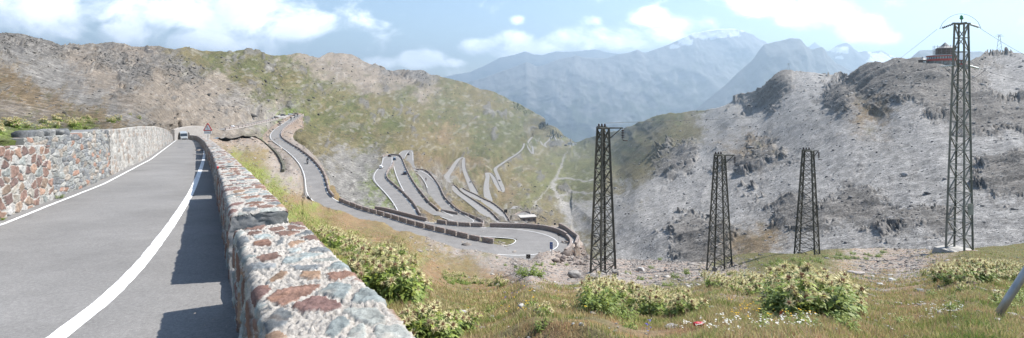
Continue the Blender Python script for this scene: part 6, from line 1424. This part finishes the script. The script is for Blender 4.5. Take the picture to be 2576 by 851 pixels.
BL = [(40,10,230,75,1.0),(190,-5,150,60,.8),(120,72,90,34,.45),(430,20,170,62,1.0),(600,40,190,72,1.0),(720,62,110,45,.9),(330,85,85,34,.7),(520,105,190,40,.75),(640,118,80,26,.6),(800,55,45,28,.6),
 (950,158,45,16,.7),(1060,150,60,24,.8),(1035,138,28,12,.7),(1140,158,40,10,.5),(1210,118,60,24,.75),(1290,100,60,22,.7),(1330,125,120,32,.75),(1460,95,95,42,.9),(1480,55,40,20,.7),(1560,110,90,36,.7),(1400,145,160,18,.5),
 (1300,50,20,12,.5),(1640,42,60,26,.8),(1730,60,75,30,.7),(1690,95,90,25,.6),(1930,5,90,45,.95),(2050,30,120,55,1.0),(2170,75,85,40,.95),(2230,95,45,20,.8),(2060,68,30,12,.7),(2000,60,60,20,.4),(-300,60,200,80,.9),(2750,-60,160,50,.7),(1800,-160,300,70,.7),(300,-260,420,90,.8)]
acc = None
for U, V, ru, rv, a in BL:
    du_ = M2('MULTIPLY', M2('SUBTRACT', cu, (U - 1288) / F), F / ru); dv_ = M2('MULTIPLY', M2('SUBTRACT', cv, (VH - V) / F), F / rv)
    e = M2('MULTIPLY', M2('SUBTRACT', 1.0, M2('ADD', M2('MULTIPLY', du_, du_), M2('MULTIPLY', dv_, dv_))), a)
    e = M2('MAXIMUM', e, -.6)
    acc = e if acc is None else M2('SMOOTH_MAX', acc, e, .35)
cmb = N(nt, 'ShaderNodeCombineXYZ'); nt.links.new(cu, cmb.inputs[0]); nt.links.new(M2('MULTIPLY', cv, 1.5), cmb.inputs[1])
fn = noise_node(nt, cmb.outputs[0], 8.0, 10, .62, .35); fl = noise_node(nt, cmb.outputs[0], 2.6, 3, .5)
dens = M2('ADD', acc, M2('MULTIPLY', M2('SUBTRACT', fn, .5), 3.8))
dens = M2('ADD', dens, M2('MULTIPLY', M2('SUBTRACT', fl, .5), .8))
fac = N(nt, 'ShaderNodeMapRange', interpolation_type='SMOOTHSTEP'); fac.inputs['From Min'].default_value = -.25; fac.inputs['From Max'].default_value = .95
nt.links.new(dens, fac.inputs['Value'])
front = N(nt, 'ShaderNodeMapRange'); front.inputs['From Min'].default_value = .03; front.inputs['From Max'].default_value = .2; nt.links.new(sp.outputs['Y'], front.inputs['Value'])
cfac = M2('MULTIPLY', fac.outputs[0], M2('MULTIPLY', front.outputs[0], .96))
# thicker cloud is greyer underneath, its rims are bright
cmb2 = N(nt, 'ShaderNodeCombineXYZ'); nt.links.new(M2('ADD', cu, -.03), cmb2.inputs[0]); nt.links.new(M2('MULTIPLY', M2('ADD', cv, .045), 1.5), cmb2.inputs[1])
fn2 = noise_node(nt, cmb2.outputs[0], 7.0, 7, .55, .3)
shade = M2('ADD', M2('MULTIPLY', M2('SUBTRACT', fn2, fn), 1.6), M2('MULTIPLY', dens, .22))
ccol = ramp(nt, M2('ADD', shade, .25), [(.05, (.86, .875, .90)), (.35, (.66, .69, .735)), (.75, (.43, .465, .525))])
bc = N(nt, 'ShaderNodeBackground'); bc.inputs['Strength'].default_value = 2.5; nt.links.new(ccol, bc.inputs['Color'])
mx = N(nt, 'ShaderNodeMixShader'); nt.links.new(cfac, mx.inputs[0]); nt.links.new(bg.outputs[0], mx.inputs[1]); nt.links.new(bc.outputs[0], mx.inputs[2])
nt.links.new(mx.outputs[0], out.inputs['Surface'])
# air
hz = MB(); hz.box((600, 13600, -150), (64000, 28200, 4500))
hm = bpy.data.materials.new('air'); hm.use_nodes = True; hn = hm.node_tree
for n in list(hn.nodes): hn.nodes.remove(n)
ho = N(hn, 'ShaderNodeOutputMaterial'); pv = N(hn, 'ShaderNodeVolumePrincipled'); pv.inputs['Color'].default_value = (.62, .81, 1.0, 1); pv.inputs['Density'].default_value = 8.2e-5; pv.inputs['Anisotropy'].default_value = .45
hn.links.new(pv.outputs[0], ho.inputs['Volume'])
hm.cycles.homogeneous_volume = True if hasattr(hm.cycles, 'homogeneous_volume') else False
hazeo = hz.build('haze', hm); struct(hazeo, 'stuff')
